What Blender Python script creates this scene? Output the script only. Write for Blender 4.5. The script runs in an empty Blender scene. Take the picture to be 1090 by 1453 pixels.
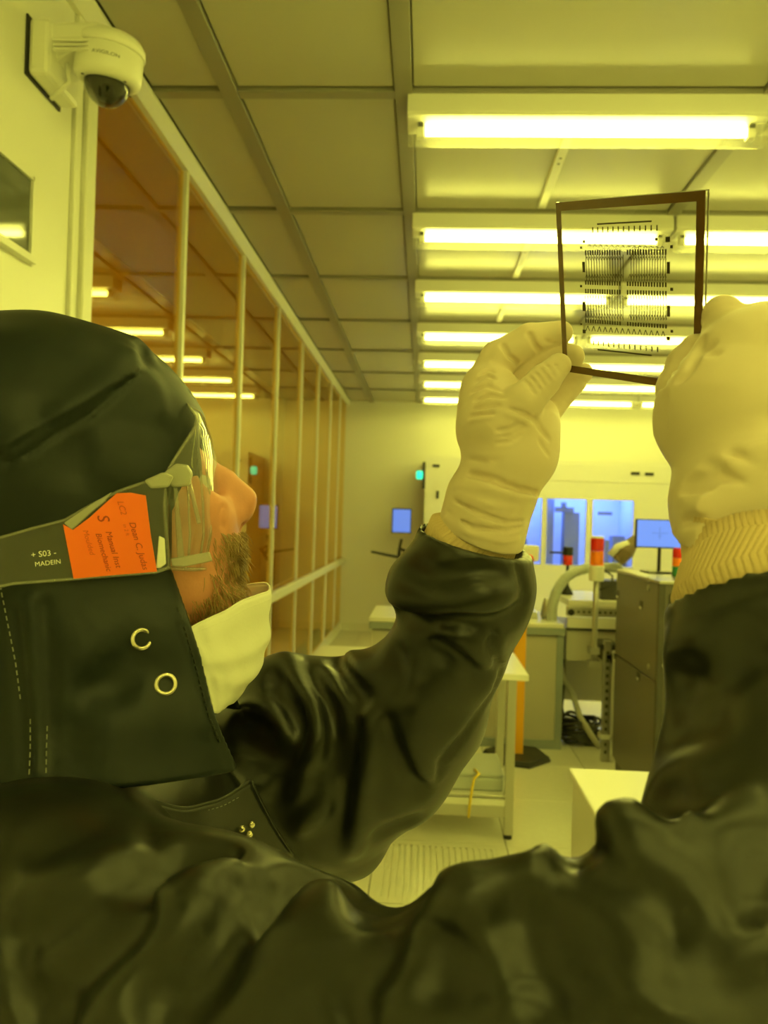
import bpy, bmesh, math, random
import numpy as np
from mathutils import Vector, Matrix, Euler
random.seed(7); RNG = np.random.default_rng(7)
C = bpy.context.scene.collection
SC = bpy.context.scene
PI = math.pi

# ------------------------------------------------------------------ camera
FPX = 1100.0
CAM = np.array([0.0, 0.0, 1.5])
def _axes():
    Y = np.array([58, -8.5, -1100.0]); Y /= np.linalg.norm(Y)
    Z = np.array([math.sin(.03), math.cos(.03), 0]); Z -= Z.dot(Y) * Y; Z /= np.linalg.norm(Z)
    X = np.cross(Y, Z)
    return np.stack([X, Y, Z], 1)          # world vector -> camera vector
MW = _axes()
cam = bpy.data.cameras.new('camera'); cam_ob = bpy.data.objects.new('camera', cam); C.objects.link(cam_ob)
cam.sensor_fit = 'VERTICAL'; cam.sensor_height = 36.0; cam.sensor_width = 27.0
cam.lens = FPX / 1453 * 36.0
cam.clip_start = .02; cam.clip_end = 100
cam.dof.use_dof = True; cam.dof.focus_distance = .74; cam.dof.aperture_fstop = 8.5
m4 = Matrix.Identity(4)
for i in range(3):
    for j in range(3): m4[i][j] = MW[j][i]
m4.translation = Vector(CAM)
cam_ob.matrix_world = m4
SC.camera = cam_ob

def ray(px, py):
    c = np.array([(px - 545) / FPX, (726.5 - py) / FPX, -1.0])
    w = MW.T @ c
    return w / w[1]                        # scaled to dY = 1
def at(px, py, Y):                         # world point where a sight line meets the plane y = Y
    return CAM + ray(px, py) * Y
def on_plane(px, py, P0, n):
    r = ray(px, py); n = np.asarray(n); return CAM + r * ((np.asarray(P0) - CAM).dot(n) / r.dot(n))
def project(P):
    c = (np.atleast_2d(P) - CAM) @ MW.T
    return np.stack([545 + FPX * c[:, 0] / -c[:, 2], 726.5 - FPX * c[:, 1] / -c[:, 2]], 1)

# ------------------------------------------------------------------ world, exposure
w = bpy.data.worlds.new('world'); SC.world = w; w.use_nodes = True
w.node_tree.nodes['Background'].inputs[0].default_value = (.9, .8, .15, 1)
w.node_tree.nodes['Background'].inputs[1].default_value = .02
vs = SC.view_settings
vs.view_transform = 'Standard'; vs.look = 'None'; vs.exposure = 0.09; vs.gamma = 1.0; vs.use_curve_mapping = False
try:
    SC.cycles.use_denoising = True; SC.cycles.max_bounces = 10; SC.cycles.diffuse_bounces = 5
    SC.cycles.transparent_max_bounces = 24; SC.cycles.transmission_bounces = 10; SC.cycles.glossy_bounces = 5
    SC.cycles.sample_clamp_indirect = 6.0; SC.cycles.caustics_refractive = False; SC.cycles.caustics_reflective = False
except Exception: pass

TUBE_COLOR = (1.0, .965, .155); TUBE_POWER = 27.5          # the yellow-filtered tubes that light the room
TOOL_BLUE = (.16, .30, 1.0); TOOL_WATTS = 30.0             # the lamps inside the process tool

# ------------------------------------------------------------------ materials
def mat(name, col, rough=.5, metal=0.0, spec=.5, bump=0.0, bscale=200.0, var=0.0, vscale=8.0, stretch=None, emit=None, es=1.0, coat=0.0, sheen=0.0):
    m = bpy.data.materials.new(name); m.use_nodes = True
    nt = m.node_tree; N = nt.nodes; L = nt.links; b = N['Principled BSDF']
    b.inputs['Base Color'].default_value = (*col, 1); b.inputs['Roughness'].default_value = rough
    b.inputs['Metallic'].default_value = metal; b.inputs['Specular IOR Level'].default_value = spec
    b.inputs['Coat Weight'].default_value = coat; b.inputs['Sheen Weight'].default_value = sheen
    if emit: b.inputs['Emission Color'].default_value = (*emit, 1); b.inputs['Emission Strength'].default_value = es
    tc = N.new('ShaderNodeTexCoord'); vec = tc.outputs['Object']
    if stretch:
        mp = N.new('ShaderNodeMapping'); mp.inputs['Scale'].default_value = stretch; L.new(vec, mp.inputs[0]); vec = mp.outputs[0]
    if var:
        n = N.new('ShaderNodeTexNoise'); n.inputs['Scale'].default_value = vscale; n.inputs['Detail'].default_value = 3; L.new(vec, n.inputs[0])
        mx = N.new('ShaderNodeMix'); mx.data_type = 'RGBA'
        mx.inputs[6].default_value = (*[c * (1 - var) for c in col], 1); mx.inputs[7].default_value = (*[min(1, c * (1 + var)) for c in col], 1)
        L.new(n.outputs['Fac'], mx.inputs[0]); L.new(mx.outputs[2], b.inputs['Base Color'])
    if bump:
        n = N.new('ShaderNodeTexNoise'); n.inputs['Scale'].default_value = bscale; n.inputs['Detail'].default_value = 3; L.new(vec, n.inputs[0])
        bp = N.new('ShaderNodeBump'); bp.inputs['Strength'].default_value = bump; bp.inputs['Distance'].default_value = .002
        L.new(n.outputs['Fac'], bp.inputs['Height']); L.new(bp.outputs[0], b.inputs['Normal'])
    return m

def clear_mat(name, tint, ior=1.5, gloss=(1, 1, 1), rough=.01, haze=0.0, hazecol=(1, 1, 1)):
    """thin clear sheet: looks straight through, tinted, with a Fresnel reflection on outward faces"""
    m = bpy.data.materials.new(name); m.use_nodes = True
    nt = m.node_tree; N = nt.nodes; L = nt.links; N.remove(N['Principled BSDF']); out = N['Material Output']
    tr = N.new('ShaderNodeBsdfTransparent'); tr.inputs[0].default_value = (*tint, 1)
    gl = N.new('ShaderNodeBsdfGlossy'); gl.inputs['Roughness'].default_value = rough; gl.inputs[0].default_value = (*gloss, 1)
    fr = N.new('ShaderNodeFresnel'); fr.inputs[0].default_value = ior
    ge = N.new('ShaderNodeNewGeometry')
    iv = N.new('ShaderNodeMath'); iv.operation = 'SUBTRACT'; iv.inputs[0].default_value = 1; L.new(ge.outputs['Backfacing'], iv.inputs[1])
    mu = N.new('ShaderNodeMath'); mu.operation = 'MULTIPLY'; L.new(fr.outputs[0], mu.inputs[0]); L.new(iv.outputs[0], mu.inputs[1])
    src = tr.outputs[0]
    if haze:
        df = N.new('ShaderNodeBsdfDiffuse'); df.inputs[0].default_value = (*hazecol, 1)
        hm = N.new('ShaderNodeMixShader'); hm.inputs[0].default_value = haze; L.new(src, hm.inputs[1]); L.new(df.outputs[0], hm.inputs[2]); src = hm.outputs[0]
    ms = N.new('ShaderNodeMixShader'); L.new(mu.outputs[0], ms.inputs[0]); L.new(src, ms.inputs[1]); L.new(gl.outputs[0], ms.inputs[2])
    L.new(ms.outputs[0], out.inputs[0])
    return m

M = {}
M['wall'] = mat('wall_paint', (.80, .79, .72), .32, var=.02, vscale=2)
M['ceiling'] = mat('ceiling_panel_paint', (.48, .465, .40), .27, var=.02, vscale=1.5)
M['bar'] = mat('grid_bar_grey', (.27, .255, .22), .38)
M['floor'] = mat('floor_tile_vinyl', (.76, .75, .66), .22, var=.05, vscale=30)
M['gap'] = mat('dark_gap', (.08, .08, .06), .8)
M['white'] = mat('white_enamel', (.80, .79, .74), .3)
M['trim'] = mat('trim_aluminium_paint', (.74, .73, .64), .35)
M['amber_glass'] = clear_mat('amber_glass', (.94, .74, .20), ior=1.85, gloss=(1, .95, .66), rough=.012)
M['chase'] = mat('chase_wall', (.62, .60, .44), .6)
M['dark_glass'] = mat('dark_glass', (.10, .11, .09), .05, spec=.9)
M['tube'] = mat('lamp_tube', (.9, .9, .8), .5, emit=TUBE_COLOR, es=TUBE_POWER)
M['cover'] = clear_mat('lamp_cover', (.97, .97, .95), ior=1.45, haze=.10, hazecol=(.9, .9, .85), rough=.05)
M['black'] = mat('black_plastic', (.015, .015, .014), .4)
M['black_metal'] = mat('black_powder_coat', (.03, .03, .027), .45)
M['steel'] = mat('brushed_steel', (.55, .54, .50), .32, metal=.9)
M['greytrim'] = mat('blue_grey_trim', (.26, .30, .31), .4)
M['beige'] = mat('beige_laminate', (.50, .48, .42), .42, var=.02)
M['dgrey'] = mat('dark_grey_enamel', (.145, .135, .115), .36)
M['dgrey2'] = mat('charcoal_enamel', (.06, .058, .05), .4)
M['yellow'] = mat('yellow_paint', (.85, .40, .01), .35)
M['duct'] = mat('grey_hose', (.42, .45, .44), .4)
M['red'] = mat('red_lens', (.65, .02, .01), .25)
M['orange_lens'] = mat('orange_lens', (.95, .22, .01), .25)
M['green_lens'] = mat('green_lens', (.03, .22, .08), .25)
M['screen'] = mat('lit_screen', (.02, .02, .02), .2, emit=(.16, .33, .95), es=.95)
M['screen2'] = mat('lit_screen_dim', (.02, .02, .02), .2, emit=(.15, .29, .86), es=.85)
M['screen_line'] = mat('screen_graphics', (.02, .02, .02), .2, emit=(.10, .22, .70), es=.8)
M['led'] = mat('green_led', (.02, .2, .15), .3, emit=(.02, .85, .45), es=1.6)
M['tool_inner'] = mat('tool_inner_wall', (.62, .66, .74), .5)
M['tool_inner_dark'] = mat('tool_inner_machine', (.22, .23, .27), .45)
M['paper'] = mat('paper', (.80, .79, .74), .7)
M['yellow_cord'] = mat('yellow_cord', (.85, .62, .03), .5)
M['cable'] = mat('dark_cable', (.04, .04, .035), .5)
M['cable2'] = mat('pale_cable', (.45, .44, .38), .5)
M['brown'] = mat('brown_fixture', (.17, .12, .07), .45)
M['camera_white'] = mat('camera_shell', (.78, .77, .70), .38)
M['dome'] = clear_mat('smoked_dome', (.42, .42, .40), ior=1.6, rough=.01)
M['lens'] = mat('lens_glass', (.01, .01, .012), .05, spec=.9)
M['ink'] = mat('grey_print', (.10, .10, .09), .5)

# ------------------------------------------------------------------ mesh helpers
def wloc(o):
    v = Vector((0, 0, 0))
    while o is not None: v += o.location; o = o.parent
    return v
class MB:
    def __init__(s): s.v = []; s.f = []
    def add(s, vs, fs):
        o = len(s.v); s.v += [tuple(float(c) for c in p) for p in vs]; s.f += [tuple(i + o for i in f) for f in fs]; return s
    def box(s, x0, x1, y0, y1, z0, z1):
        return s.add([(x0, y0, z0), (x1, y0, z0), (x1, y1, z0), (x0, y1, z0), (x0, y0, z1), (x1, y0, z1), (x1, y1, z1), (x0, y1, z1)],
                     [(0, 3, 2, 1), (4, 5, 6, 7), (0, 1, 5, 4), (1, 2, 6, 5), (2, 3, 7, 6), (3, 0, 4, 7)])
    def cyl(s, p0, p1, r0, r1=None, n=16):
        r1 = r0 if r1 is None else r1
        return s.tube([p0, p1], [r0, r1], n)
    def tube(s, pts, r, n=10, caps=True):
        pts = [Vector(p) for p in pts]; k = len(pts)
        rs = [r] * k if not hasattr(r, '__len__') else list(r)
        t0 = (pts[1] - pts[0]).normalized()
        up = Vector((0, 0, 1)) if abs(t0.z) < .9 else Vector((1, 0, 0))
        nrm = t0.cross(up).normalized(); vs = []
        for i, p in enumerate(pts):
            t = (pts[min(i + 1, k - 1)] - pts[max(i - 1, 0)]).normalized()
            nrm = (nrm - t * nrm.dot(t)).normalized(); bn = t.cross(nrm)
            for j in range(n):
                a = 2 * PI * j / n; vs.append(p + (nrm * math.cos(a) + bn * math.sin(a)) * rs[i])
        fs = [(i * n + j, i * n + (j + 1) % n, (i + 1) * n + (j + 1) % n, (i + 1) * n + j) for i in range(k - 1) for j in range(n)]
        if caps: fs += [tuple(range(n - 1, -1, -1)), tuple((k - 1) * n + j for j in range(n))]
        return s.add(vs, fs)
    def lathe(s, prof, c, axis=(0, 0, 1), n=32):
        a = Vector(axis).normalized(); u = a.orthogonal().normalized(); w = a.cross(u); c = Vector(c)
        vs = [c + a * h + (u * math.cos(2 * PI * j / n) + w * math.sin(2 * PI * j / n)) * r for r, h in prof for j in range(n)]
        k = len(prof)
        fs = [(i * n + j, i * n + (j + 1) % n, (i + 1) * n + (j + 1) % n, (i + 1) * n + j) for i in range(k - 1) for j in range(n)]
        if prof[0][0] > 1e-5: fs.append(tuple(range(n - 1, -1, -1)))
        if prof[-1][0] > 1e-5: fs.append(tuple((k - 1) * n + j for j in range(n)))
        return s.add(vs, fs)
    def prism(s, poly, axis, a0, a1):
        """2D polygon extruded along world axis 0/1/2"""
        n = len(poly)
        def pt(p, a):
            q = list(p); q.insert(axis, a); return q
        vs = [pt(p, a0) for p in poly] + [pt(p, a1) for p in poly]
        fs = [tuple(range(n - 1, -1, -1)), tuple(range(n, 2 * n))] + [(i, (i + 1) % n, n + (i + 1) % n, n + i) for i in range(n)]
        return s.add(vs, fs)
    def build(s, name, m, parent=None, bevel=0.0, smooth=False, local=False, kind=None):
        me = bpy.data.meshes.new(name)
        off = Vector((0, 0, 0)) if (local or parent is None) else wloc(parent)
        me.from_pydata([Vector(p) - off for p in s.v], [], s.f); me.validate()
        bm = bmesh.new(); bm.from_mesh(me); bmesh.ops.recalc_face_normals(bm, faces=bm.faces); bm.to_mesh(me); bm.free()
        me.materials.append(m)
        if smooth:
            for p in me.polygons: p.use_smooth = True
        o = bpy.data.objects.new(name, me); C.objects.link(o)
        if parent is not None: o.parent = parent
        if bevel:
            b = o.modifiers.new('edge', 'BEVEL'); b.width = bevel; b.segments = 2; b.limit_method = 'ANGLE'; b.angle_limit = .6
        if kind: o['kind'] = kind
        return o
def raw_mesh(name, verts, faces, m, parent=None, smooth=True):
    me = bpy.data.meshes.new(name)
    off = np.array(wloc(parent)) if parent is not None else 0
    me.from_pydata((np.asarray(verts) - off).tolist(), [], [tuple(int(i) for i in f) for f in faces]); me.update()
    me.materials.append(m)
    if smooth: me.polygons.foreach_set('use_smooth', [True] * len(me.polygons))
    o = bpy.data.objects.new(name, me); C.objects.link(o)
    if parent is not None: o.parent = parent
    return o
def thing(name, label, cat, loc=(0, 0, 0), group=None):
    o = bpy.data.objects.new(name, None); C.objects.link(o); o.location = loc; o.empty_display_size = .1
    return tag(o, label, cat, group)
def tag(o, label, cat, group=None):
    o['label'] = label; o['category'] = cat
    if group: o['group'] = group
    return o
def struct(o): o['kind'] = 'structure'; return o
def holder(name, loc=(0, 0, 0)):
    o = bpy.data.objects.new(name, None); C.objects.link(o); o.location = loc; return struct(o)
def dup_part(o, loc_off, parent):
    c = o.copy(); C.objects.link(c); c.parent = parent; c.location = o.location + Vector(loc_off); return c
def dup_tree(root, loc, label=None, group=None):
    r = root.copy(); C.objects.link(r); r.location = loc
    if label: r['label'] = label
    if group: r['group'] = group
    for ch in list(root.children):
        c = ch.copy(); C.objects.link(c); c.parent = r
        for g in list(ch.children):
            d = g.copy(); C.objects.link(d); d.parent = c
    return r
def text_verts(txt, size, res=3):
    cu = bpy.data.curves.new('txt', 'FONT'); cu.body = txt; cu.size = size; cu.align_x = 'CENTER'; cu.align_y = 'CENTER'; cu.resolution_u = res
    ob = bpy.data.objects.new('txt', cu); C.objects.link(ob)
    me = ob.evaluated_get(bpy.context.evaluated_depsgraph_get()).to_mesh()
    V = np.array([v.co for v in me.vertices]).reshape(-1, 3); F = [tuple(p.vertices) for p in me.polygons]
    bpy.data.objects.remove(ob); bpy.data.curves.remove(cu)
    return V, F

# ------------------------------------------------------------------ the room
ZC = 3.0; XL = -1.07; YF = 10.12; XR = 4.0; YB = -3.2
ROW0 = 2.74; ROWP = 1.07
colx = [XL, -.743, -.12, 1.15, 2.42, 3.69, XR]
rowy = [YB] + [ROW0 + ROWP * k for k in range(-5, 7)] + [YF]
BW = .062

ceil_ob = struct(MB().box(XL, XR, YB, YF, ZC + .03, ZC + .08).build('ceiling', M['gap']))
for i in range(len(colx) - 1):
    src = None
    for j in range(len(rowy) - 1):
        x0, x1, y0, y1 = colx[i] + BW / 2 + .004, colx[i + 1] - BW / 2 - .004, rowy[j] + BW / 2 + .006, rowy[j + 1] - BW / 2 - .006
        if i == 0: x0 = XL + .052
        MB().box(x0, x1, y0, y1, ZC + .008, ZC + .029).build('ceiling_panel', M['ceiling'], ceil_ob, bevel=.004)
for x in colx[1:-1]:
    MB().box(x - BW / 2, x + BW / 2, YB, YF, ZC - .006, ZC + .028).build('grid_bar', M['bar'], ceil_ob, bevel=.002)
for y in rowy[1:-1]:
    for i in range(len(colx) - 1):
        MB().box(colx[i] + BW / 2, colx[i + 1] - BW / 2, y - BW / 2 + .006, y + BW / 2 - .006, ZC - .004, ZC + .027).build('grid_cross_bar', M['bar'], ceil_ob, bevel=.002)
# hanger strips in the ceiling between the lamps
for k in range(0, 7):
    y = ROW0 + ROWP * k
    s = MB().box(.492, .528, y + .12, y + ROWP - .10, ZC - .014, ZC + .006).build('hanger_strip', M['trim'], ceil_ob, bevel=.001)
    hb = MB()
    for q in (.45, .50): hb.cyl((.51, y + q, ZC - .0155), (.51, y + q, ZC - .013), .006, n=8)
    hb.build('strip_hole', M['gap'], s, kind='stuff')

# floor: raised tiles
floor_ob = struct(MB().box(XL, XR, YB, YF, -.06, -.012).build('floor', M['gap']))
T = .6; G = .004
tile = MB().box(G / 2, T - G / 2, G / 2, T - G / 2, -.012, 0).build('floor_tile', M['floor'], floor_ob, bevel=.002)
perf = MB()
perf.box(G / 2, .05, G / 2, T - G / 2, -.012, 0).box(T - .05, T - G / 2, G / 2, T - G / 2, -.012, 0).box(.05, T - .05, G / 2, .05, -.012, 0).box(.05, T - .05, T - .05, T - G / 2, -.012, 0)
for i in range(18):
    xx = .05 + .5 * i / 18; perf.box(xx + .007, xx + .5 / 18 , .05, T - .05, -.012, -.0015)
perf.box(.05, T - .05, .05, T - .05, -.012, -.0090)
first = True
for i in range(-2, 7):
    for j in range(-11, 12):
        x = -.18 + T * i; y = 3.02 + T * j
        if x + T < XL or y + T < YB or x > XR or y > YF: continue
        if (i, j) == (0, 0):
            p = perf.build('perforated_floor_tile', M['floor'], floor_ob, kind='stuff'); p.location = (x, y, 0); continue
        if first: tile.location = (x, y, 0); first = False
        else:
            c = tile.copy(); C.objects.link(c); c.parent = floor_ob; c.location = (x, y, 0)

# left wall: solid bay near the camera, then the amber glazed partition
wl = struct(MB().box(XL - .08, XL, YB, 1.55, 0, ZC).box(XL - .08, XL, 1.55, 2.0, 0, 2.16).box(XL - .08, XL, 1.55, 2.0, 2.365, ZC).box(XL - .08, XL, 2.0, 2.215, 0, ZC).build('wall_left', M['wall']))
win2 = holder('window_2', (XL, 1.8, 2.26))
MB().box(XL - .012, XL - .002, 1.55, 2.0, 2.16, 2.365).build('window_pane', M['dark_glass'], win2)
MB().box(XL - .02, XL + .022, 1.55, 2.0, 2.140, 2.160).build('window_sill', M['white'], win2, bevel=.002)
MB().box(XL, XL + .006, 1.55, 2.006, 2.365, 2.375).box(XL, XL + .006, 2.0, 2.012, 2.14, 2.375).build('window_frame', M['white'], win2)
tr1 = holder('trim_1', (XL, 2.27, 0))
MB().box(XL - .06, XL + .012, 2.222, 2.262, 0, ZC - .04).build('cover_strip', M['wall'], tr1, bevel=.003)
MB().box(XL - .06, XL + .026, 2.268, 2.335, 0, ZC - .04).build('corner_post', M['trim'], tr1, bevel=.004)
tr2 = struct(MB().prism([(XL - .02, ZC), (XL + .052, ZC), (XL + .052, ZC - .014), (XL + .018, ZC - .05), (XL - .02, ZC - .05)], 1, YB, YF).build('trim_2', M['trim'], bevel=.002))
win1 = holder('window_1', (XL, 6, 0))
mul = [2.335, 3.27, 4.33, 5.40, 6.46, 7.48, 8.46, 9.36, YF]
for i in range(len(mul) - 1):
    MB().box(XL - .012, XL - .004, mul[i], mul[i + 1], .12, ZC - .045).build('glass_pane', M['amber_glass'], win1)
    if 0 < i: MB().box(XL - .03, XL + .012, mul[i] - .016, mul[i] + .016, .1, ZC - .045).build('mullion', M['trim'], win1, bevel=.002)
MB().box(XL - .03, XL + .012, 2.335, YF, 0, .12).build('bottom_rail', M['trim'], win1, bevel=.002)
MB().box(XL + .001, XL + .05, 4.6, YF, .885, .955).build('bumper_rail', M['trim'], win1, bevel=.01)
# the service chase seen through the amber glass
ch = holder('wall_outer_left', (XL, 6, 0))
MB().box(-1.95, -1.88, 2.2, YF, 0, ZC).build('chase_panel', M['chase'], ch)
MB().box(-1.9, XL - .03, 2.2, YF, ZC, ZC + .05).build('chase_ceiling', M['chase'], ch)
MB().box(-1.9, XL - .03, 2.2, YF, -.05, 0).build('chase_floor', M['chase'], ch)
MB().box(-1.9, XL - .08, 2.16, 2.21, 0, ZC).build('chase_end', M['chase'], ch)

struct(MB().box(-2.0, XR, YF, YF + .08, 0, ZC + .05).build('wall_far', M['wall']))
struct(MB().box(XR, XR + .08, YB, YF, 0, ZC + .05).build('wall_right', M['wall']))
struct(MB().box(-1.2, XR, YB - .08, YB, 0, ZC + .05).build('wall_near', M['wall']))
struct(MB().box(XL, 0.0, YF - .012, YF, 0, .10).build('baseboard_far', M['trim'], bevel=.002))

# ------------------------------------------------------------------ yellow tube lamps under the ceiling
def lamp_proto():
    L_ = 1.262; z = ZC
    t = thing('ceiling_lamp', '', 'lamp', (0, 0, z))
    MB().prism([(-.075, z - .001), (.075, z - .001), (.078, z - .070), (.072, z - .078), (-.072, z - .078), (-.078, z - .070)], 0, 0, L_).build('lamp_housing', M['white'], t, bevel=.003)
    MB().cyl((.066, 0, z - .102), (L_ - .066, 0, z - .102), .0155, n=18).build('lamp_tube', M['tube'], t, smooth=True)
    n = 14; pr = [(.062 * math.cos(a), z - .076 - .078 * math.sin(a) ** 1.0) for a in [PI * i / n for i in range(n + 1)]]
    vs = [(x, p[0], p[1]) for x in (.02, L_ - .02) for p in pr]; fs = [(i, i + 1, n + 1 + i + 1, n + 1 + i) for i in range(n)]
    MB().add(vs, fs).build('lamp_cover', M['cover'], t, smooth=True)
    for x0, x1 in ((.004, .020), (L_ - .020, L_ - .004)):
        poly = [(p[0] * .96, p[1] + .001) for p in pr]
        MB().prism(poly, 0, x0, x1).build('end_cap', M['cover'], t)
    for x0, x1 in ((.034, .062), (L_ - .062, L_ - .034)):
        sk = MB().box(x0, x1, -.016, .016, z - .128, z - .076).build('tube_socket', M['white'], t, bevel=.003)
        MB().box(x0 + .004, x1 - .004, -.022, -.014, z - .092, z - .078).build('socket_clip', M['black'], sk)
    return t
proto = lamp_proto()
ROWN = ['first', 'second', 'third', 'fourth', 'fifth', 'sixth', 'seventh']
COLN = ['beside the dome camera bay', 'in the middle run behind the photomask', 'in the outer run by the far side wall']
used = False
for k in range(-5, 7):
    for c in range(3):
        x = -.105 + 1.275 * c
        y = ROW0 + ROWP * k + .06
        if k >= 0: lab = 'yellow tube lamp, %s row out from the camera, %s' % (ROWN[k], ['run above the steel table', 'run above the dark cabinet', 'run along the side wall'][c]); gr = 'yellow tube lamps on the ceiling'
        else: lab = 'yellow tube lamp behind the viewer, %s row back, %s' % (['first', 'second', 'third', 'fourth', 'fifth'][-1 - k], ['run towards the glazing', 'middle run', 'run along the side wall'][c]); gr = 'yellow tube lamps behind the viewer'
        if not used: proto.location = (x, y, ZC); proto['label'] = lab; proto['group'] = gr; used = True
        else: dup_tree(proto, (x, y, ZC), lab, gr)
# ------------------------------------------------------------------ process tool at the far end
t = thing('process_tool', 'tall white process tool with three blue-lit windows along the far wall', 'machine', (1.6, 9.7, 0))
FY = 9.2; X0, X1 = -.01, 3.3; ZT = 2.23; wz0, wz1 = 1.0, 1.77
wins = [(.90, 1.37), (1.43, 1.885), (1.965, 2.43)]
b = MB()
b.box(X0, X1, FY, FY + .04, 0, wz0).box(X0, X1, FY, FY + .04, wz1, ZT)
xs = [X0] + [v for w_ in wins for v in w_] + [X1]
for i in range(0, len(xs), 2): b.box(xs[i], xs[i + 1], FY, FY + .04, wz0, wz1)
b.box(X0, X0 + .04, FY + .04, YF - .02, 0, ZT).box(X1 - .04, X1, FY + .04, YF - .02, 0, ZT).box(X0 + .041, X1 - .041, FY + .041, YF - .02, ZT - .03, ZT - .001)
b.box(X0 + .02, .80, FY + .05, YF - .03, .5, 2.1)
body = b.build('tool_body', M['white'], t)
MB().box(X0 + .52, X0 + 3.2, FY - .012, FY, 1.98, 2.19).build('upper_panel', M['white'], t, bevel=.004)
MB().box(.56, .70, FY - .014, FY, .2, 2.18).build('seam_post', M['white'], t, bevel=.004)
for x0, x1 in wins:
    f = MB()
    f.box(x0 - .02, x0, FY - .012, FY + .02, wz0 - .02, wz1 + .02).box(x1, x1 + .02, FY - .012, FY + .02, wz0 - .02, wz1 + .02)
    f.box(x0, x1, FY - .012, FY + .02, wz0 - .02, wz0).box(x0, x1, FY - .012, FY + .02, wz1, wz1 + .02)
    fr = f.build('window_frame', M['white'], t, bevel=.003)
    MB().box(x0, x1, FY + .01, FY + .014, wz0, wz1).build('window_pane', clear_mat('tool_window', (.95, .97, 1), ior=1.4), fr)
MB().box(.82, 2.5, YF - .10, YF - .06, .9, 1.9).build('inner_back_wall', M['tool_inner'], t)
MB().box(.80, .84, FY + .04, YF - .08, .9, 1.9).box(2.47, 2.51, FY + .04, YF - .08, .9, 1.9).build('inner_side_wall', M['tool_inner'], t, kind='stuff')
MB().box(.82, 2.5, FY + .05, YF - .08, .9, .96).build('inner_deck', M['tool_inner'], t)
ii = MB(); ii.box(1.46, 1.58, 9.6, 9.8, .96, 1.85).box(1.70, 1.88, 9.55, 9.75, .96, 1.62)
ii.build('inner_column', M['tool_inner_dark'], t, kind='stuff')
MB().box(1.58, 1.80, 9.5, 9.56, 1.62, 1.68).cyl((1.68, 9.52, 1.68), (1.68, 9.52, 1.74), .035).build('inner_arm', M['tool_inner_dark'], t, kind='stuff')
MB().box(2.10, 2.26, 9.5, 9.56, 1.60, 1.64).box(2.17, 2.22, 9.45, 9.6, .96, 1.3).box(2.3, 2.44, 9.6, 9.8, .96, 1.35).build('inner_gripper', M['tool_inner_dark'], t, kind='stuff')
MB().box(.95, 1.25, 9.5, 9.8, .96, 1.28).cyl((1.1, 9.6, 1.28), (1.1, 9.6, 1.6), .05).build('inner_stage', M['tool_inner_dark'], t, kind='stuff')
for (px, py) in ((901, 672), (921, 673)):
    p = at(px, py, FY); MB().box(p[0] - .05, p[0] + .05, FY - .03, FY, p[2] - .018, p[2] + .018).build('panel_handle', M['black'], t, bevel=.004)
p = at(619, 661, FY); MB().box(p[0] - .04, p[0] + .04, FY - .03, FY, p[2] - .014, p[2] + .014).build('panel_handle', M['black'], t, bevel=.004)
p = at(621, 702, FY); MB().box(p[0] - .015, p[0] + .015, FY - .03, FY, p[2] - .045, p[2] + .045).build('panel_handle', M['black'], t, bevel=.004)
la = bpy.data.lights.new('tool_chamber_lamp', 'AREA'); la.shape = 'RECTANGLE'; la.size = 1.5; la.size_y = .5; la.color = TOOL_BLUE; la.energy = TOOL_WATTS
lo = bpy.data.objects.new('tool_chamber_lamp', la); C.objects.link(lo); lo.location = (1.66, 9.62, 1.95); lo.parent = None
lo.rotation_euler = (0, 0, 0)

p = at(596, 674, 9.22)
sl_ = MB().box(X0 - .035, X0, 9.22, 9.26, p[2] - .16, p[2] + .16).build('status_lamp', M['black'], t, bevel=.003)
MB().lathe([(.0, -.05), (.036, -.045), (.04, 0), (.036, .045), (0, .05)], (p[0] - .005, 9.215, p[2]), n=16).build('green_light', M['led'], sl_, smooth=True)

# monitor and keyboard on an arm beside the tool
t = thing('arm_monitor', 'small lit blue monitor on a jointed black arm with keyboard tray, by the far wall', 'monitor', (-.3, 9.3, 1.3))
q = at(570, 739, 9.2); c = q
scr = MB().box(c[0] - .118, c[0] + .118, 9.20, 9.235, c[2] - .148, c[2] + .148).build('monitor_case', M['black'], t, bevel=.004)
MB().box(c[0] - .104, c[0] + .104, 9.197, 9.201, c[2] - .134, c[2] + .134).build('screen', M['screen2'], t)
a1 = at(570, 765, 9.23); a2 = at(567, 778, 9.26); a3 = at(583, 786, 9.4); a4 = at(582, 800, 9.75)
MB().tube([a1, a2, a3], .018).tube([a3, a4, (a4[0], YF - .08, a4[2])], .024).build('monitor_arm', M['black'], t, smooth=True, kind='stuff')
k0 = at(527, 783, 9.05); k1 = at(566, 790, 9.1)
MB().prism([(k0[0], k0[2] + .012), (k1[0], k1[2] + .01), (k1[0], k1[2] - .018), (k0[0], k0[2] - .008)], 1, 8.98, 9.2).build('keyboard_tray', M['black'], t, bevel=.004)
MB().tube([k1, a2], .02).build('tray_arm', M['black'], t, smooth=True)
MB().tube([(a4[0], YF - .08, 0.0), (a4[0], YF - .08, a4[2] + .1)], .03).build('arm_post', M['black'], t, smooth=True)

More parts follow.
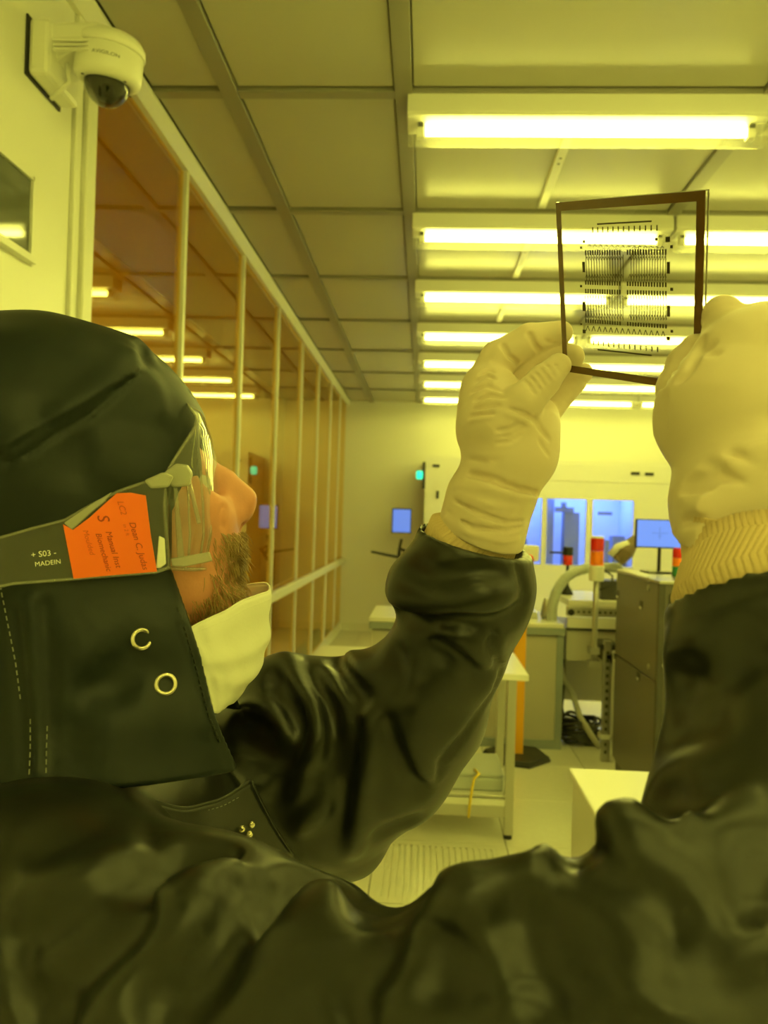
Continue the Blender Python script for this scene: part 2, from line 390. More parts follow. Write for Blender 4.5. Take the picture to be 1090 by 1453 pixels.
# ------------------------------------------------------------------ beige bench cabinet
t = thing('bench_cabinet', 'beige bench cabinet with blue-grey edge trim behind the yellow post', 'cabinet', (.3, 5.5, 0))
bx0, bx1, by0, by1, bz = -.35, .945, 5.17, 5.85, .80
MB().box(bx0 + .02, bx1 - .03, by0 + .012, by1, .05, bz - .06).build('cabinet_body', M['beige'], t)
MB().box(bx0, bx1, by0 - .01, by1 + .01, bz - .05, bz).build('bench_edge', M['greytrim'], t, bevel=.004)
MB().box(bx0, bx1 - .01, by0 - .012, by1, bz, bz + .03).build('worktop', M['white'], t, bevel=.004)
MB().box(bx1 - .05, bx1 - .005, by0, by1, 0, bz - .05).build('corner_trim', M['greytrim'], t, bevel=.003)
MB().box(bx0, bx1 - .05, by0, by0 + .02, 0, .06).build('kick_trim', M['greytrim'], t, bevel=.003)
for x in (.20,): MB().box(x - .003, x + .003, by0 + .008, by0 + .014, .07, bz - .07).build('door_gap', M['gap'], t)

# instrument with round red knob standing on the bench, half hidden by the raised sleeve
t = thing('bench_instrument', 'small cream instrument with a red knob on the beige bench next to the raised sleeve', 'instrument', tuple(at(752, 870, 5.45)))
p = at(753, 800, 5.45); zb = bz + .03
MB().box(p[0] - .10, p[0] + .05, 5.38, 5.55, zb, zb + .05).build('instrument_base', M['steel'], t, bevel=.005)
MB().box(p[0] - .07, p[0] + .02, 5.42, 5.52, zb + .05, p[2] + .02).build('instrument_column', M['white'], t, bevel=.006)
MB().box(p[0] - .09, p[0] + .05, 5.38, 5.50, p[2] + .02, p[2] + .13).build('instrument_head', M['white'], t, bevel=.015)
MB().lathe([(0, .03), (.022, .028), (.028, 0), (.028, -.02)], at(752, 793, 5.36), axis=(0, -1, 0), n=16).build('red_knob', M['red'], t, smooth=True)
MB().lathe([(.03, 0), (.045, .02), (.03, .1), (.02, .14), (0, .14)], (p[0] + .12, 5.45, zb), n=16).build('sample_nozzle', M['steel'], t, smooth=True)

# arched grey exhaust hose
t = thing('exhaust_hose', 'thick grey exhaust hose arching from the bench to the dark cabinet', 'hose', tuple(at(785, 868, 5.4)))
pts = [at(783, 880, 5.34), at(784, 860, 5.34), at(789, 840, 5.35), at(800, 822, 5.37), at(816, 811, 5.4), at(834, 806, 5.43), at(856, 805, 5.47), at(880, 806, 5.5)]
zz = np.linspace(0, 1, 40); P_ = np.array(pts); ti = np.linspace(0, 1, len(pts))
PP = np.stack([np.interp(zz, ti, P_[:, i]) for i in range(3)], 1)
for _ in range(4): PP[1:-1] = (PP[:-2] + 2 * PP[1:-1] + PP[2:]) / 4
PP = np.vstack([[PP[0][0], PP[0][1], bz + .028], PP])
h = MB().tube(PP, .034, n=14).build('hose_wall', M['duct'], t, smooth=True)
for i in range(3, 40, 3):
    d = PP[i + 1] - PP[i]; MB().tube([PP[i], PP[i] + d * .3], .0365, n=14).build('hose_rib', M['duct'], h, smooth=True)

# black-and-red beacon on a thin post, standing on the bench
t = thing('beacon_post', 'slim dark post topped by a small black and red beacon on the conveyor', 'signal lamp', tuple(at(806, 848, 5.6)))
zc = .985
p = at(806, 790, 5.6)
MB().lathe([(.045, 0), (.04, .02), (.016, .06), (.013, .07)], (p[0], 5.6, zc), n=16).build('beacon_base', M['black'], t, smooth=True)
MB().cyl((p[0], 5.6, zc + .06), (p[0], 5.6, p[2] - .03), .011).build('beacon_stem', M['black'], t, smooth=True)
MB().cyl((p[0], 5.6, p[2] - .06), (p[0], 5.6, p[2] + .01), .034, n=20).build('red_lens', M['red'], t, smooth=True)
MB().cyl((p[0], 5.6, p[2] + .01), (p[0], 5.6, p[2] + .07), .036, n=20).box(p[0] - .13, p[0], 5.59, 5.61, p[2] + .02, p[2] + .035).build('black_cap', M['black'], t)

# ------------------------------------------------------------------ conveyor frame with the signal tower
t = thing('conveyor_frame', 'aluminium conveyor frame with perforated leg between bench and dark cabinet', 'conveyor', (1.15, 5.4, 0))
MB().box(.97, 1.62, 5.22, 5.95, .94, .985).build('conveyor_top', M['white'], t, bevel=.004)
r = MB().box(.96, 1.62, 5.20, 5.24, .88, .94).build('slotted_rail', M['steel'], t, bevel=.003)
hb = MB()
for i in range(9): hb.cyl((1.0 + .035 * i, 5.196, .91), (1.0 + .035 * i, 5.2, .91), .009, n=8)
hb.build('rail_hole', M['gap'], r, kind='stuff')
MB().box(.965, 1.60, 5.21, 5.24, .80, .87).build('cream_rail', M['white'], t, bevel=.003)
MB().box(.965, 1.60, 5.22, 5.9, .58, .79).build('drive_cover', M['beige'], t, bevel=.004)
MB().box(.96, 1.60, 5.205, 5.22, .785, .80).build('dark_rail', M['black_metal'], t)  # thin black strip between the cream rail and the drive cover
MB().box(.98, 1.6, 5.84, 5.87, .18, .58).build('rear_panel', M['beige'], t, bevel=.003)
for (x, y) in ((.99, 5.86), (1.58, 5.86), (1.58, 5.25)):
    MB().box(x - .02, x + .02, y - .02, y + .02, 0, .58).build('leg', M['steel'], t, bevel=.003)
lg = MB().box(1.155, 1.20, 4.96, 5.00, 0, .76).build('perforated_leg', M['steel'], t, bevel=.002)
hb = MB()
for i in range(14): hb.box(1.168, 1.187, 4.957, 4.962, .05 + .048 * i, .072 + .048 * i)
hb.build('leg_slot', M['gap'], lg, kind='stuff')
MB().box(1.205, 1.235, 4.95, 4.99, 0, .70).build('leg_plate', M['white'], t, bevel=.002)
MB().box(1.13, 1.25, 4.97, 5.25, .70, .735).build('leg_bracket', M['black_metal'], t, bevel=.003)
MB().box(1.14, 1.24, 4.95, 5.02, .14, .17).build('foot_clamp', M['white'], t, bevel=.004)
MB().box(1.165, 1.24, 4.96, 5.2, .62, .68).build('side_bracket', M['black'], t, bevel=.003)
MB().cyl((.985, 5.19, .905), (.985, 5.21, .905), .022).build('end_knob', M['black'], t)

t = thing('signal_tower', 'signal tower with stacked red and orange lenses on a tall pole beside dark cabinet', 'signal lamp', (1.14, 4.96, .7))
p = at(848, 762, 4.93); px_ = p[0]
q = at(845, 1000, 4.93)
MB().cyl((px_, 4.93, .62), (px_, 4.93, p[2] - .17), .017).build('pole', M['steel'], t, smooth=True)
MB().lathe([(.03, 0), (.045, .0), (.048, .09), (.04, .10), (0, .10)], (px_, 4.93, p[2] - .275), n=20).build('tower_base', M['white'], t, smooth=False)
MB().cyl((px_, 4.93, p[2] - .178), (px_, 4.93, p[2] - .088), .042, n=24).build('orange_lens', M['orange_lens'], t, smooth=False)
MB().cyl((px_, 4.93, p[2] - .086), (px_, 4.93, p[2] - .008), .042, n=24).build('red_lens', M['red'], t)
MB().lathe([(.043, 0), (.043, .008), (.03, .014), (0, .014)], (px_, 4.93, p[2] - .008), n=24).build('tower_cap', M['white'], t)
MB().box(px_ - .035, px_ + .035, 4.90, 4.96, .60, .64).box(px_ - .03, px_ + .03, 4.91, 4.99, .68, .72).build('pole_clamp', M['steel'], t, kind='stuff')
MB().tube([(px_ + .04, 4.93, p[2] - .2), (px_ + .10, 4.93, p[2] - .24), (px_ + .10, 4.94, p[2] - .3), (px_ + .02, 4.935, p[2] - .33)], .006, n=6).build('tower_cable', M['cable'], t, smooth=True)

# ------------------------------------------------------------------ dark grey cabinet
t = thing('equipment_cabinet', 'dark grey equipment cabinet with square latch holes standing by the right arm', 'cabinet', (1.5, 4.35, 0))
cx0, cx1, cy0, cy1, cz = 1.17, 1.95, 3.90, 4.76, 1.225
MB().box(cx0 + .012, cx1, cy0 + .02, cy1, .08, cz - .015).build('cabinet_body', M['dgrey'], t)
MB().box(cx0 + .02, cx1, cy0 + .03, cy1 - .01, 0, .08).build('plinth', M['dgrey2'], t)
MB().box(cx0 - .004, cx1 + .004, cy0 - .004, cy1, cz - .015, cz).build('cabinet_top', M['screen_line'] if False else M['steel'], t, bevel=.003)
sp1 = MB().box(cx0, cx0 + .012, cy0 + .012, cy1 - .006, .72, cz - .018).build('upper_side_panel', M['dgrey'], t, bevel=.003)
sp2 = MB().box(cx0, cx0 + .012, cy0 + .012, cy1 - .006, .10, .712).build('lower_side_panel', M['dgrey'], t, bevel=.003)
MB().box(cx0 - .003, cx0 + .03, cy0, cy0 + .03, .08, cz - .016).build('corner_post', M['dgrey2'], t, bevel=.003)
def latch(px, py, par):
    r = ray(px, py); s = (cx0 - CAM[0]) / r[0]; P = CAM + r * s
    o = MB().box(cx0 - .002, cx0 + .004, P[1] - .028, P[1] + .028, P[2] - .022, P[2] + .022).build('latch_recess', M['black'], par)
    MB().box(cx0 - .004, cx0 - .001, P[1] - .012, P[1] + .02, P[2] - .022, P[2] - .010).build('latch_tongue', M['white'], o)
for (px, py, par) in ((877, 843, sp1), (910, 858, sp1), (873, 933, sp2), (906, 959, sp2)): latch(px, py, par)
dr = MB().box(cx0 + .05, cx1 - .05, cy0 - .012, cy0 + .02, .78, cz - .06).build('upper_door', M['dgrey'], t, bevel=.012)
MB().box(cx0 + .10, cx1 - .10, cy0 - .016, cy0 - .010, .83, cz - .11).build('door_inset', M['dgrey2'], dr, bevel=.004)
dr2 = MB().box(cx0 + .05, cx1 - .05, cy0 - .012, cy0 + .02, .10, .74).build('lower_door', M['dgrey2'], t, bevel=.006)
lk = MB()
for i, (dx, dz) in enumerate([(0, 0), (.02, .02), (.035, -.01), (.03, -.05), (.012, -.06)]):
    p = at(944, 945, cy0 - .03); lk.lathe([(.004, -.003), (.010, -.003), (.012, 0), (.010, .003), (.004, .003)], (p[0] + dx, cy0 - .02, p[2] + dz), axis=(.4, 1, .3), n=10)
lk.build('chrome_lock_ring', M['steel'], dr2, kind='stuff')
for (px, py) in ((921, 822), (921, 834), (921, 946)):
    r = ray(px, py); P = CAM + r * ((cx0 - CAM[0]) / r[0]); MB().cyl((cx0 - .006, P[1], P[2]), (cx0 + .001, P[1], P[2]), .014, n=10).build('screw_cap', M['steel'], t)

# monitor, beacon and booklet on the cabinet
t = thing('cabinet_monitor', 'wide lit blue monitor on a thin black stand atop the dark cabinet', 'monitor', (1.53, 4.5, cz))
p0 = at(903, 736, 4.5); p1 = at(903, 777, 4.5); zt, zb_ = p0[2], p1[2]; xm0 = p0[0]; xm1 = xm0 + .33
MB().box(xm0, xm1, 4.50, 4.53, zb_, zt).build('monitor_case', M['black'], t, bevel=.004)
MB().box(xm0 + .008, xm1 - .008, 4.497, 4.501, zb_ + .008, zt - .006).build('screen', M['screen'], t)
gl = MB(); gl.box(xm0 + .09, xm0 + .18, 4.4955, 4.4975, zb_ + .085, zb_ + .088).box(xm0 + .132, xm0 + .135, 4.4955, 4.4975, zb_ + .05, zb_ + .12).box(xm0 + .12, xm0 + .15, 4.4955, 4.4975, zb_ + .068, zb_ + .07)
gl.build('screen_graphic', M['screen_line'], t, kind='stuff')
MB().cyl((xm0 + .145, 4.535, cz + .006), (xm0 + .145, 4.535, zb_ + .05), .010).build('monitor_stem', M['black'], t)
MB().box(xm0 + .06, xm0 + .24, 4.44, 4.62, cz, cz + .010).build('monitor_foot', M['black'], t, bevel=.003)
t = thing('stack_light', 'small red, amber and green stack light on dark cabinet in front of monitor', 'signal lamp', (1.60, 4.25, cz))
p = at(962, 778, 4.25); hh = (p[2] - cz)
MB().cyl((p[0], 4.25, cz), (p[0], 4.25, cz + hh * .36), .026, n=18).build('green_lens', M['green_lens'], t)
MB().cyl((p[0], 4.25, cz + hh * .37), (p[0], 4.25, cz + hh * .66), .026, n=18).build('amber_lens', M['orange_lens'], t)
MB().lathe([(.026, 0), (.026, hh * .26), (.02, hh * .34), (0, hh * .34)], (p[0], 4.25, cz + hh * .67), n=18).build('red_lens', M['red'], t)
t = tag(MB().prism([(1.32, 4.02), (1.75, 4.0), (1.78, 4.17), (1.35, 4.2)], 2, cz, cz + .016).build('booklet', M['paper'], bevel=.003), 'white booklet lying on the front edge of the dark cabinet top', 'booklet')
# brown jointed clamp behind the cabinet
t = thing('clamp_arm', 'brown jointed clamp arm behind the dark cabinet, below the third blue window', 'clamp', tuple(at(880, 800, 5.4)))
MB().box(at(872, 0, 5.4)[0], at(906, 0, 5.4)[0], 5.3, 5.5, .985, at(0, 793, 5.4)[2]).build('clamp_base', M['dgrey2'], t, bevel=.006)
MB().tube([at(876, 796, 5.4), at(888, 782, 5.4), at(903, 763, 5.4)], [.045, .06, .03]).build('clamp_jaw', M['brown'], t)
MB().tube([at(866, 788, 5.38), at(877, 776, 5.38), at(892, 771, 5.38)], .025).build('clamp_lever', M['white'], t, smooth=True)

# cables on the floor under the conveyor
t = thing('cable_coil', 'loose coil of dark cables and a pale hose on the floor under the conveyor', 'cable', (1.05, 5.35, 0))
for k in range(9):
    r = .10 + .012 * (k % 4); zc_ = .02 + .017 * k; pts = []
    for a in np.linspace(0, 2 * PI, 26): pts.append((1.10 + r * math.cos(a) * (1 + .1 * math.sin(2 * a + k)), 5.40 + .14 * math.sin(a), zc_ + .012 * math.sin(3 * a + k)))
    MB().tube(pts, .011, n=7, caps=False).build('cable_loop', M['cable'], t, smooth=True)
MB().tube([(.97, 5.5, .55), (.99, 5.45, .42), (1.05, 5.38, .32), (1.08, 5.3, .2), (1.14, 5.22, .1), (1.2, 5.2, .022)], .02, n=8).build('pale_hose', M['cable2'], t, smooth=True)
MB().tube([(1.02, 5.6, .6), (1.02, 5.55, .4), (1.0, 5.5, .2), (1.03, 5.42, .02)], .008, n=6).build('hanging_cable', M['cable'], t, smooth=True)
MB().box(1.12, 1.22, 5.3, 5.5, 0, .11).build('cable_box', M['dgrey2'], t, bevel=.006)

# ------------------------------------------------------------------ yellow post
t = thing('yellow_post', 'yellow square post on a black six-sided base plate in front of the bench', 'post', (.66, 4.95, 0))
xx, yy = at(733, 1072, 4.95)[0], 4.95
MB().lathe([(.21, 0), (.215, .012), (.20, .035), (0, .04)], (xx, yy, 0), n=6).build('base_plate', M['black'], t)
MB().box(xx - .036, xx + .036, yy - .036, yy + .036, .036, .99).build('post_tube', M['yellow'], t, bevel=.004)
MB().cyl((xx + .012, yy - .041, .815), (xx + .012, yy - .035, .815), .012, n=10).build('post_bolt', M['black'], t)
MB().box(xx - .04, xx + .04, yy - .04, yy + .04, .99, 1.01).build('post_cap', M['yellow'], t, bevel=.004)

# ------------------------------------------------------------------ steel table with white top
t = thing('steel_table', 'steel-legged table with a white top and lower shelf behind the raised arm', 'table', (0, 3.95, 0))
MB().box(-.55, .505, 3.64, 4.24, .755, .785).build('tabletop', M['white'], t, bevel=.004)
for (x, y) in ((.435, 3.70), (.435, 4.18), (-.48, 3.70), (-.48, 4.18)):
    l = MB().box(x - .021, x + .021, y - .021, y + .021, .02, .755).build('leg', M['steel'], t, bevel=.003)
    MB().cyl((x, y, 0), (x, y, .022), .02, n=12).build('leg_foot', M['black'], l)
MB().box(-.5, .455, 3.68, 4.20, .155, .185).build('shelf', M['white'], t, bevel=.003)
MB().box(-.5, .455, 3.685, 3.70, .10, .155).build('shelf_rail', M['steel'], t, bevel=.002)
case = thing('grey_case', 'flat grey case with a yellow strap on the shelf under the steel table', 'case', (.28, 3.88, .207))
MB().box(.16, .41, 3.72, 4.05, .207, .275).build('case_body', M['duct'], case, bevel=.012)
MB().box(.158, .412, 3.718, 4.052, .275, .292).build('case_lid', M['duct'], case, bevel=.006)
t = thing('paper_stack', 'stack of loose papers under the grey case on the table shelf', 'papers', (.25, 3.85, .185))
for i in range(5):
    o = MB().box(-.20, .19, -.14, .20, 0, .0038).build('sheet', M['paper'], t, local=True); o.location = (.01 * math.sin(i * 2), -.012 * i * .6, .0042 * i); o.rotation_euler = (0, 0, .05 * math.sin(i * 3.1))
pts = [at(676, 1085, 3.66), at(680, 1098, 3.655), at(673, 1105, 3.65), at(670, 1120, 3.648), at(667, 1140, 3.648), at(665, 1160, 3.645)]
pts = [(pts[0][0], 3.75, .30)] + [tuple(p) for p in pts[1:]]
MB().tube(pts, .006, n=7).build('tie_strap', M['yellow_cord'], case, smooth=True)['label'] = 'yellow strap hanging down'
# ------------------------------------------------------------------ white cart at the lower right
t = thing('white_cart', 'low white cart with a pale flat top on the floor in front of dark cabinet', 'cart', (.7, 2.0, 0))
wx0, wx1, wy0, wy1, wz = .458, 1.02, 1.65, 2.39, .755
p = at(805, 1084, wy1)
MB().box(wx0 + .012, wx1 - .012, wy0 + .012, wy1 - .012, .09, wz - .022).build('cart_body', M['white'], t, bevel=.006)
MB().box(wx0, wx1, wy0, wy1, wz - .022, wz).build('cart_top', M['white'], t, bevel=.006)
for x in (wx0 + .06, wx1 - .06):
    for y in (wy0 + .07, wy1 - .07): MB().lathe([(.02, -.014), (.042, -.014), (.045, 0), (.042, .014), (.02, .014)], (x, y, .045), axis=(1, 0, 0), n=16).build('castor', M['black'], t)
    
# ------------------------------------------------------------------ dome camera on the left wall
t = thing('dome_camera', 'pale dome security camera on a wall bracket high beside the amber glazing', 'camera', (XL, 2.05, 2.6))
zt = at(42, 34, 1.98)[2]; zb0 = at(42, 98, 1.98)[2]
zlo = zb0 - .02
pl = [(1.97, zlo), (2.0, zlo - .005), (2.115, zlo - .005), (2.125, zlo), (2.125, zt), (1.97, zt)]
MB().box(XL, XL + .006, 1.945, 2.135, zlo - .012, zt + .006).build('gasket', M['black'], t, bevel=.001)
MB().box(XL + .005, XL + .062, 1.95, 2.13, zlo - .008, zt).build('mount_box', M['camera_white'], t, bevel=.012)
dcx, dcy = XL + .184, 2.04; dz = zt - .012
arm = MB().prism([(XL + .03, 1.965), (dcx, 1.955), (dcx + .05, 2.0), (dcx + .05, 2.08), (dcx, 2.125), (XL + .03, 2.115)], 2, dz - .045, dz + .008).build('bracket_arm', M['camera_white'], t, bevel=.012)
rb = MB()
for i in range(3): rb.box(XL + .07, dcx - .02, 1.952 + 0 * i, 1.962, dz - .05 - .011 * i, dz - .046 - .011 * i)
rb.build('bracket_rib', M['camera_white'], arm, kind='stuff')
MB().prism([(XL + .05, dz - .03), (XL + .13, dz - .03), (XL + .10, dz - .055), (XL + .05, dz - .085)], 1, 1.99, 2.10).build('bracket_gusset', M['camera_white'], t, bevel=.004)
TILT = Vector((.10, -.10, 1)).normalized()
c0 = Vector((dcx, dcy, dz - .035))
def cpt(h): return c0 + TILT * h
R0 = .088
MB().lathe([(.0, .046), (.05, .046), (.078, .040), (R0 + .003, .022), (R0 + .004, .004), (R0 + .001, .002)], c0, axis=TILT, n=48).build('cap_ring', M['camera_white'], t, smooth=True)
MB().lathe([(R0 - .004, .004), (R0, .0), (R0, -.055), (R0 - .004, -.068), (R0 - .014, -.074), (.063, -.078), (.059, -.072)], c0, axis=TILT, n=48).build('camera_shell', M['camera_white'], t, smooth=True)
MB().lathe([(.060 * math.cos(a), -.073 - .062 * math.sin(a)) for a in [PI / 2 * i / 10 for i in range(11)]], c0, axis=TILT, n=36).build('dome', M['dome'], t, smooth=True)
MB().lathe([(0, -.05), (.05, -.05), (.05, -.072), (.036, -.10), (.02, -.118), (0, -.12)], c0, axis=TILT, n=24).build('camera_module', M['black_metal'], t, smooth=True)
lv = Vector((.35, -.8, -.5)).normalized()
MB().lathe([(.017, 0), (.017, .022), (.012, .024), (0, .02)], cpt(-.088) + lv * .022, axis=lv, n=20).build('camera_lens', M['lens'], t, smooth=True)
for a in (.2, 1.7, 3.3, 5.0):
    u = TILT.orthogonal().normalized(); w_ = TILT.cross(u)
    MB().cyl(cpt(-.0775) + (u * math.cos(a) + w_ * math.sin(a)) * .072, cpt(-.079) + (u * math.cos(a) + w_ * math.sin(a)) * .072, .004, n=8).build('screw', M['black'], t)
# lettering wrapped on the shell
V, F = text_verts('AVIGILON', .0125)
toc = (Vector(CAM) - c0); toc = (toc - TILT * toc.dot(TILT)).normalized(); side = TILT.cross(toc)
vv = []
for x, y, z in V:
    a = x * 1.25 / R0 - .12
    vv.append(c0 + TILT * (-.030 + y) + (toc * math.cos(a) + side * math.sin(a)) * (R0 + .0006))
MB().add(vv, F).build('brand_lettering', M['ink'], t)
# small cable under the arm
MB().tube([(XL + .075, 2.02, dz - .06), (XL + .085, 2.02, dz - .12), (XL + .03, 2.03, dz - .16)], .006, n=8).build('camera_cable', M['camera_white'], t, smooth=True)
# ------------------------------------------------------------------ sculpting helper: a distance field turned into one continuous mesh
import openvdb
class Vol:
    def __init__(s, lo, hi, h):
        s.lo = np.array(lo, np.float32); s.h = h
        s.n = np.ceil((np.array(hi) - s.lo) / h).astype(int) + 1
        s.a = np.full(s.n, .2, np.float32)
        s.ax = [(s.lo[i] + h * np.arange(s.n[i])).astype(np.float32) for i in range(3)]
    def sub(s, lo, hi):
        i0 = np.clip(np.floor((np.array(lo) - s.lo) / s.h).astype(int), 0, s.n); i1 = np.clip(np.ceil((np.array(hi) - s.lo) / s.h).astype(int) + 1, 0, s.n)
        sl = tuple(slice(a, b) for a, b in zip(i0, i1))
        g = (s.ax[0][sl[0]][:, None, None], s.ax[1][sl[1]][None, :, None], s.ax[2][sl[2]][None, None, :])
        return sl, g
    @staticmethod
    def smin(a, b, k):
        if k <= 0: return np.minimum(a, b)
        h = np.maximum(k - np.abs(a - b), 0) / k
        return np.minimum(a, b) - h * h * k * .25
    def put(s, sl, d, k, mode):
        a = s.a[sl]
        if a.size == 0: return
        if mode == 'add': s.a[sl] = s.smin(a, d, k)
        else: s.a[sl] = -s.smin(-a, d, k)
    def chain(s, pts, rs, k=.02, mode='add'):
        """tapered tube through points"""
        pts = [np.array(p, np.float32) for p in pts]
        R = max(rs) + .04 + k; P = np.array(pts)
        sl, (x, y, z) = s.sub(P.min(0) - R, P.max(0) + R); D = None
        for i in range(len(pts) - 1):
            a, b, ra, rb = pts[i], pts[i + 1], rs[i], rs[i + 1]
            ab = b - a; L = float(ab.dot(ab)) + 1e-9
            t = np.clip(((x - a[0]) * ab[0] + (y - a[1]) * ab[1] + (z - a[2]) * ab[2]) / L, 0, 1)
            d = np.sqrt((x - a[0] - t * ab[0]) ** 2 + (y - a[1] - t * ab[1]) ** 2 + (z - a[2] - t * ab[2]) ** 2) - (ra + t * (rb - ra))
            D = d if D is None else s.smin(D, d, .25 * min(ra, rb))
        s.put(sl, D, k, mode)
        return s
    def ball(s, c, r, k=.01, mode='add'): return s.ell(c, (r, r, r), None, k, mode)
    def ell(s, c, r, R=None, k=.02, mode='add'):
        """ellipsoid; rows of R are its axes"""
        c = np.array(c, np.float32); R = np.eye(3) if R is None else np.array(R); m = max(r) + .05 + k
        sl, (x, y, z) = s.sub(c - m, c + m); x = x - c[0]; y = y - c[1]; z = z - c[2]
        q = [R[i][0] * x + R[i][1] * y + R[i][2] * z for i in range(3)]
        k0 = np.sqrt(sum((q[i] / r[i]) ** 2 for i in range(3))); k1 = np.sqrt(sum((q[i] / r[i] ** 2) ** 2 for i in range(3))) + 1e-6
        s.put(sl, (k0 * (k0 - 1) / k1).astype(np.float32), k, mode); return s
    def cut(s, p, n, k=.004, lo=None, hi=None):
        """remove what lies on the +n side of a plane, inside a box"""
        n = np.array(n) / np.linalg.norm(n)
        sl, (x, y, z) = s.sub(s.lo if lo is None else lo, (s.lo + s.h * s.n) if hi is None else hi)
        d = (p[0] - x) * n[0] + (p[1] - y) * n[1] + (p[2] - z) * n[2]       # positive on the kept side
        s.a[sl] = -s.smin(-s.a[sl], d + 0 * s.a[sl], k) if k else np.maximum(s.a[sl], -d); return s
    def sample(s, P):
        q = (np.atleast_2d(P) - s.lo) / s.h; q = np.clip(q, 0, s.n - 1.001); i = q.astype(int); f = q - i
        r = 0
        for dx in (0, 1):
            for dy in (0, 1):
                for dz in (0, 1):
                    w_ = (f[:, 0] if dx else 1 - f[:, 0]) * (f[:, 1] if dy else 1 - f[:, 1]) * (f[:, 2] if dz else 1 - f[:, 2])
                    r = r + w_ * s.a[i[:, 0] + dx, i[:, 1] + dy, i[:, 2] + dz]
        return r
    def hit(s, px, py):
        r = ray(px, py); Y = np.arange(s.lo[1], s.lo[1] + s.h * (s.n[1] - 1), s.h * .5)
        P = CAM + r * Y[:, None]; d = s.sample(P)
        ok = np.all((P > s.lo) & (P < s.lo + s.h * (s.n - 1)), axis=1); d = np.where(ok, d, 1)
        w_ = np.where(d <= 0)[0]
        i = w_[0] if len(w_) else int(np.argmin(d))
        if len(w_) and i > 0 and d[i - 1] > 0: t = d[i - 1] / (d[i - 1] - d[i]); return P[i - 1] + t * (P[i] - P[i - 1])
        return P[i]
    def normal(s, p):
        e = s.h * 1.5; g = np.array([s.sample(p + e * v)[0] - s.sample(p - e * v)[0] for v in np.eye(3)]); return g / (np.linalg.norm(g) + 1e-9)
    def fold(s, px, w_, amp, taper=.35, world=False):
        """raise (amp > 0) or sink (amp < 0) a soft fold of width w_ along a line on the surface"""
        pts = [np.array(p, float) if world else s.hit(*p) for p in px]
        # resample smoothly
        P = np.array(pts); L = np.r_[0, np.cumsum(np.linalg.norm(np.diff(P, axis=0), axis=1))] + 1e-9 * np.arange(len(P)); n = max(3, int(L[-1] / (w_ * .6)) + 2)
        t = np.linspace(0, L[-1], n); P = np.stack([np.interp(t, L, P[:, i]) for i in range(3)], 1)
        for _ in range(2): P[1:-1] = (P[:-2] + 2 * P[1:-1] + P[2:]) / 4
        tt = t / L[-1]; A = np.clip(np.minimum(tt, 1 - tt) / max(taper, 1e-3), 0, 1) if taper else np.ones(n); A = A * A * (3 - 2 * A)
        lo, hi = P.min(0) - 2.6 * w_, P.max(0) + 2.6 * w_
        sl, (x, y, z) = s.sub(lo, hi)
        if s.a[sl].size == 0: return s
        D = np.full(s.a[sl].shape, 9, np.float32); W = np.zeros_like(D)
        for i in range(n - 1):
            a, b = P[i], P[i + 1]; ab = b - a; LL = ab.dot(ab) + 1e-12
            q = np.clip(((x - a[0]) * ab[0] + (y - a[1]) * ab[1] + (z - a[2]) * ab[2]) / LL, 0, 1)
            d = (x - a[0] - q * ab[0]) ** 2 + (y - a[1] - q * ab[1]) ** 2 + (z - a[2] - q * ab[2]) ** 2
            m_ = d < D; D = np.where(m_, d, D); W = np.where(m_, A[i] + q * (A[i + 1] - A[i]), W)
        s.a[sl] -= (amp * W * np.exp(-D / (w_ * w_))).astype(np.float32)
        return s
    def noise(s, amp, scale, seed=0):
        """soft random rumples"""
        r = np.random.default_rng(seed); out = 0
        X, Y, Z = s.ax[0][:, None, None], s.ax[1][None, :, None], s.ax[2][None, None, :]
        for _ in range(6):
            k = r.normal(size=3); k /= np.linalg.norm(k); k = k * 2 * PI / scale * r.uniform(.6, 1.5)
            out = out + np.sin(X * k[0] + Y * k[1] + Z * k[2] + r.uniform(0, 6))
        s.a -= (amp / 3 * out).astype(np.float32); return s
    def mesh(s, name, m, parent=None):
        a = s.a.copy()
        for ax in range(3):                                   # close the surface at the edge of the box
            ix = [slice(None)] * 3
            for e in (0, -1): ix[ax] = e; a[tuple(ix)] = np.maximum(a[tuple(ix)], s.h)
        g = openvdb.FloatGrid(.2); g.copyFromArray(np.ascontiguousarray(a))
        V, Q = g.convertToQuads(0.0)
        V = V * s.h + s.lo
        v0, v1, v2 = V[Q[:, 0]], V[Q[:, 1]], V[Q[:, 2]]
        nn = np.cross(v1 - v0, v2 - v0); c = V[Q].mean(1); ln = np.linalg.norm(nn, axis=1, keepdims=True) + 1e-12
        pick = np.random.default_rng(0).integers(0, len(Q), 400)
        if np.mean(s.sample(c[pick] + nn[pick] / ln[pick] * s.h) - s.sample(c[pick])) < 0: Q = Q[:, ::-1]
        me = bpy.data.meshes.new(name)
        off = np.array(wloc(parent)) if parent is not None else 0
        me.vertices.add(len(V)); me.vertices.foreach_set('co', (V - off).astype(np.float32).ravel())
        me.loops.add(Q.size); me.loops.foreach_set('vertex_index', Q.ravel().astype(np.int32))
        me.polygons.add(len(Q)); me.polygons.foreach_set('loop_start', np.arange(0, Q.size, 4, dtype=np.int32))
        me.update(calc_edges=True); me.validate()
        me.polygons.foreach_set('use_smooth', [True] * len(me.polygons)); me.materials.append(m)
        o = bpy.data.objects.new(name, me); C.objects.link(o)
        if parent is not None: o.parent = parent
        return o

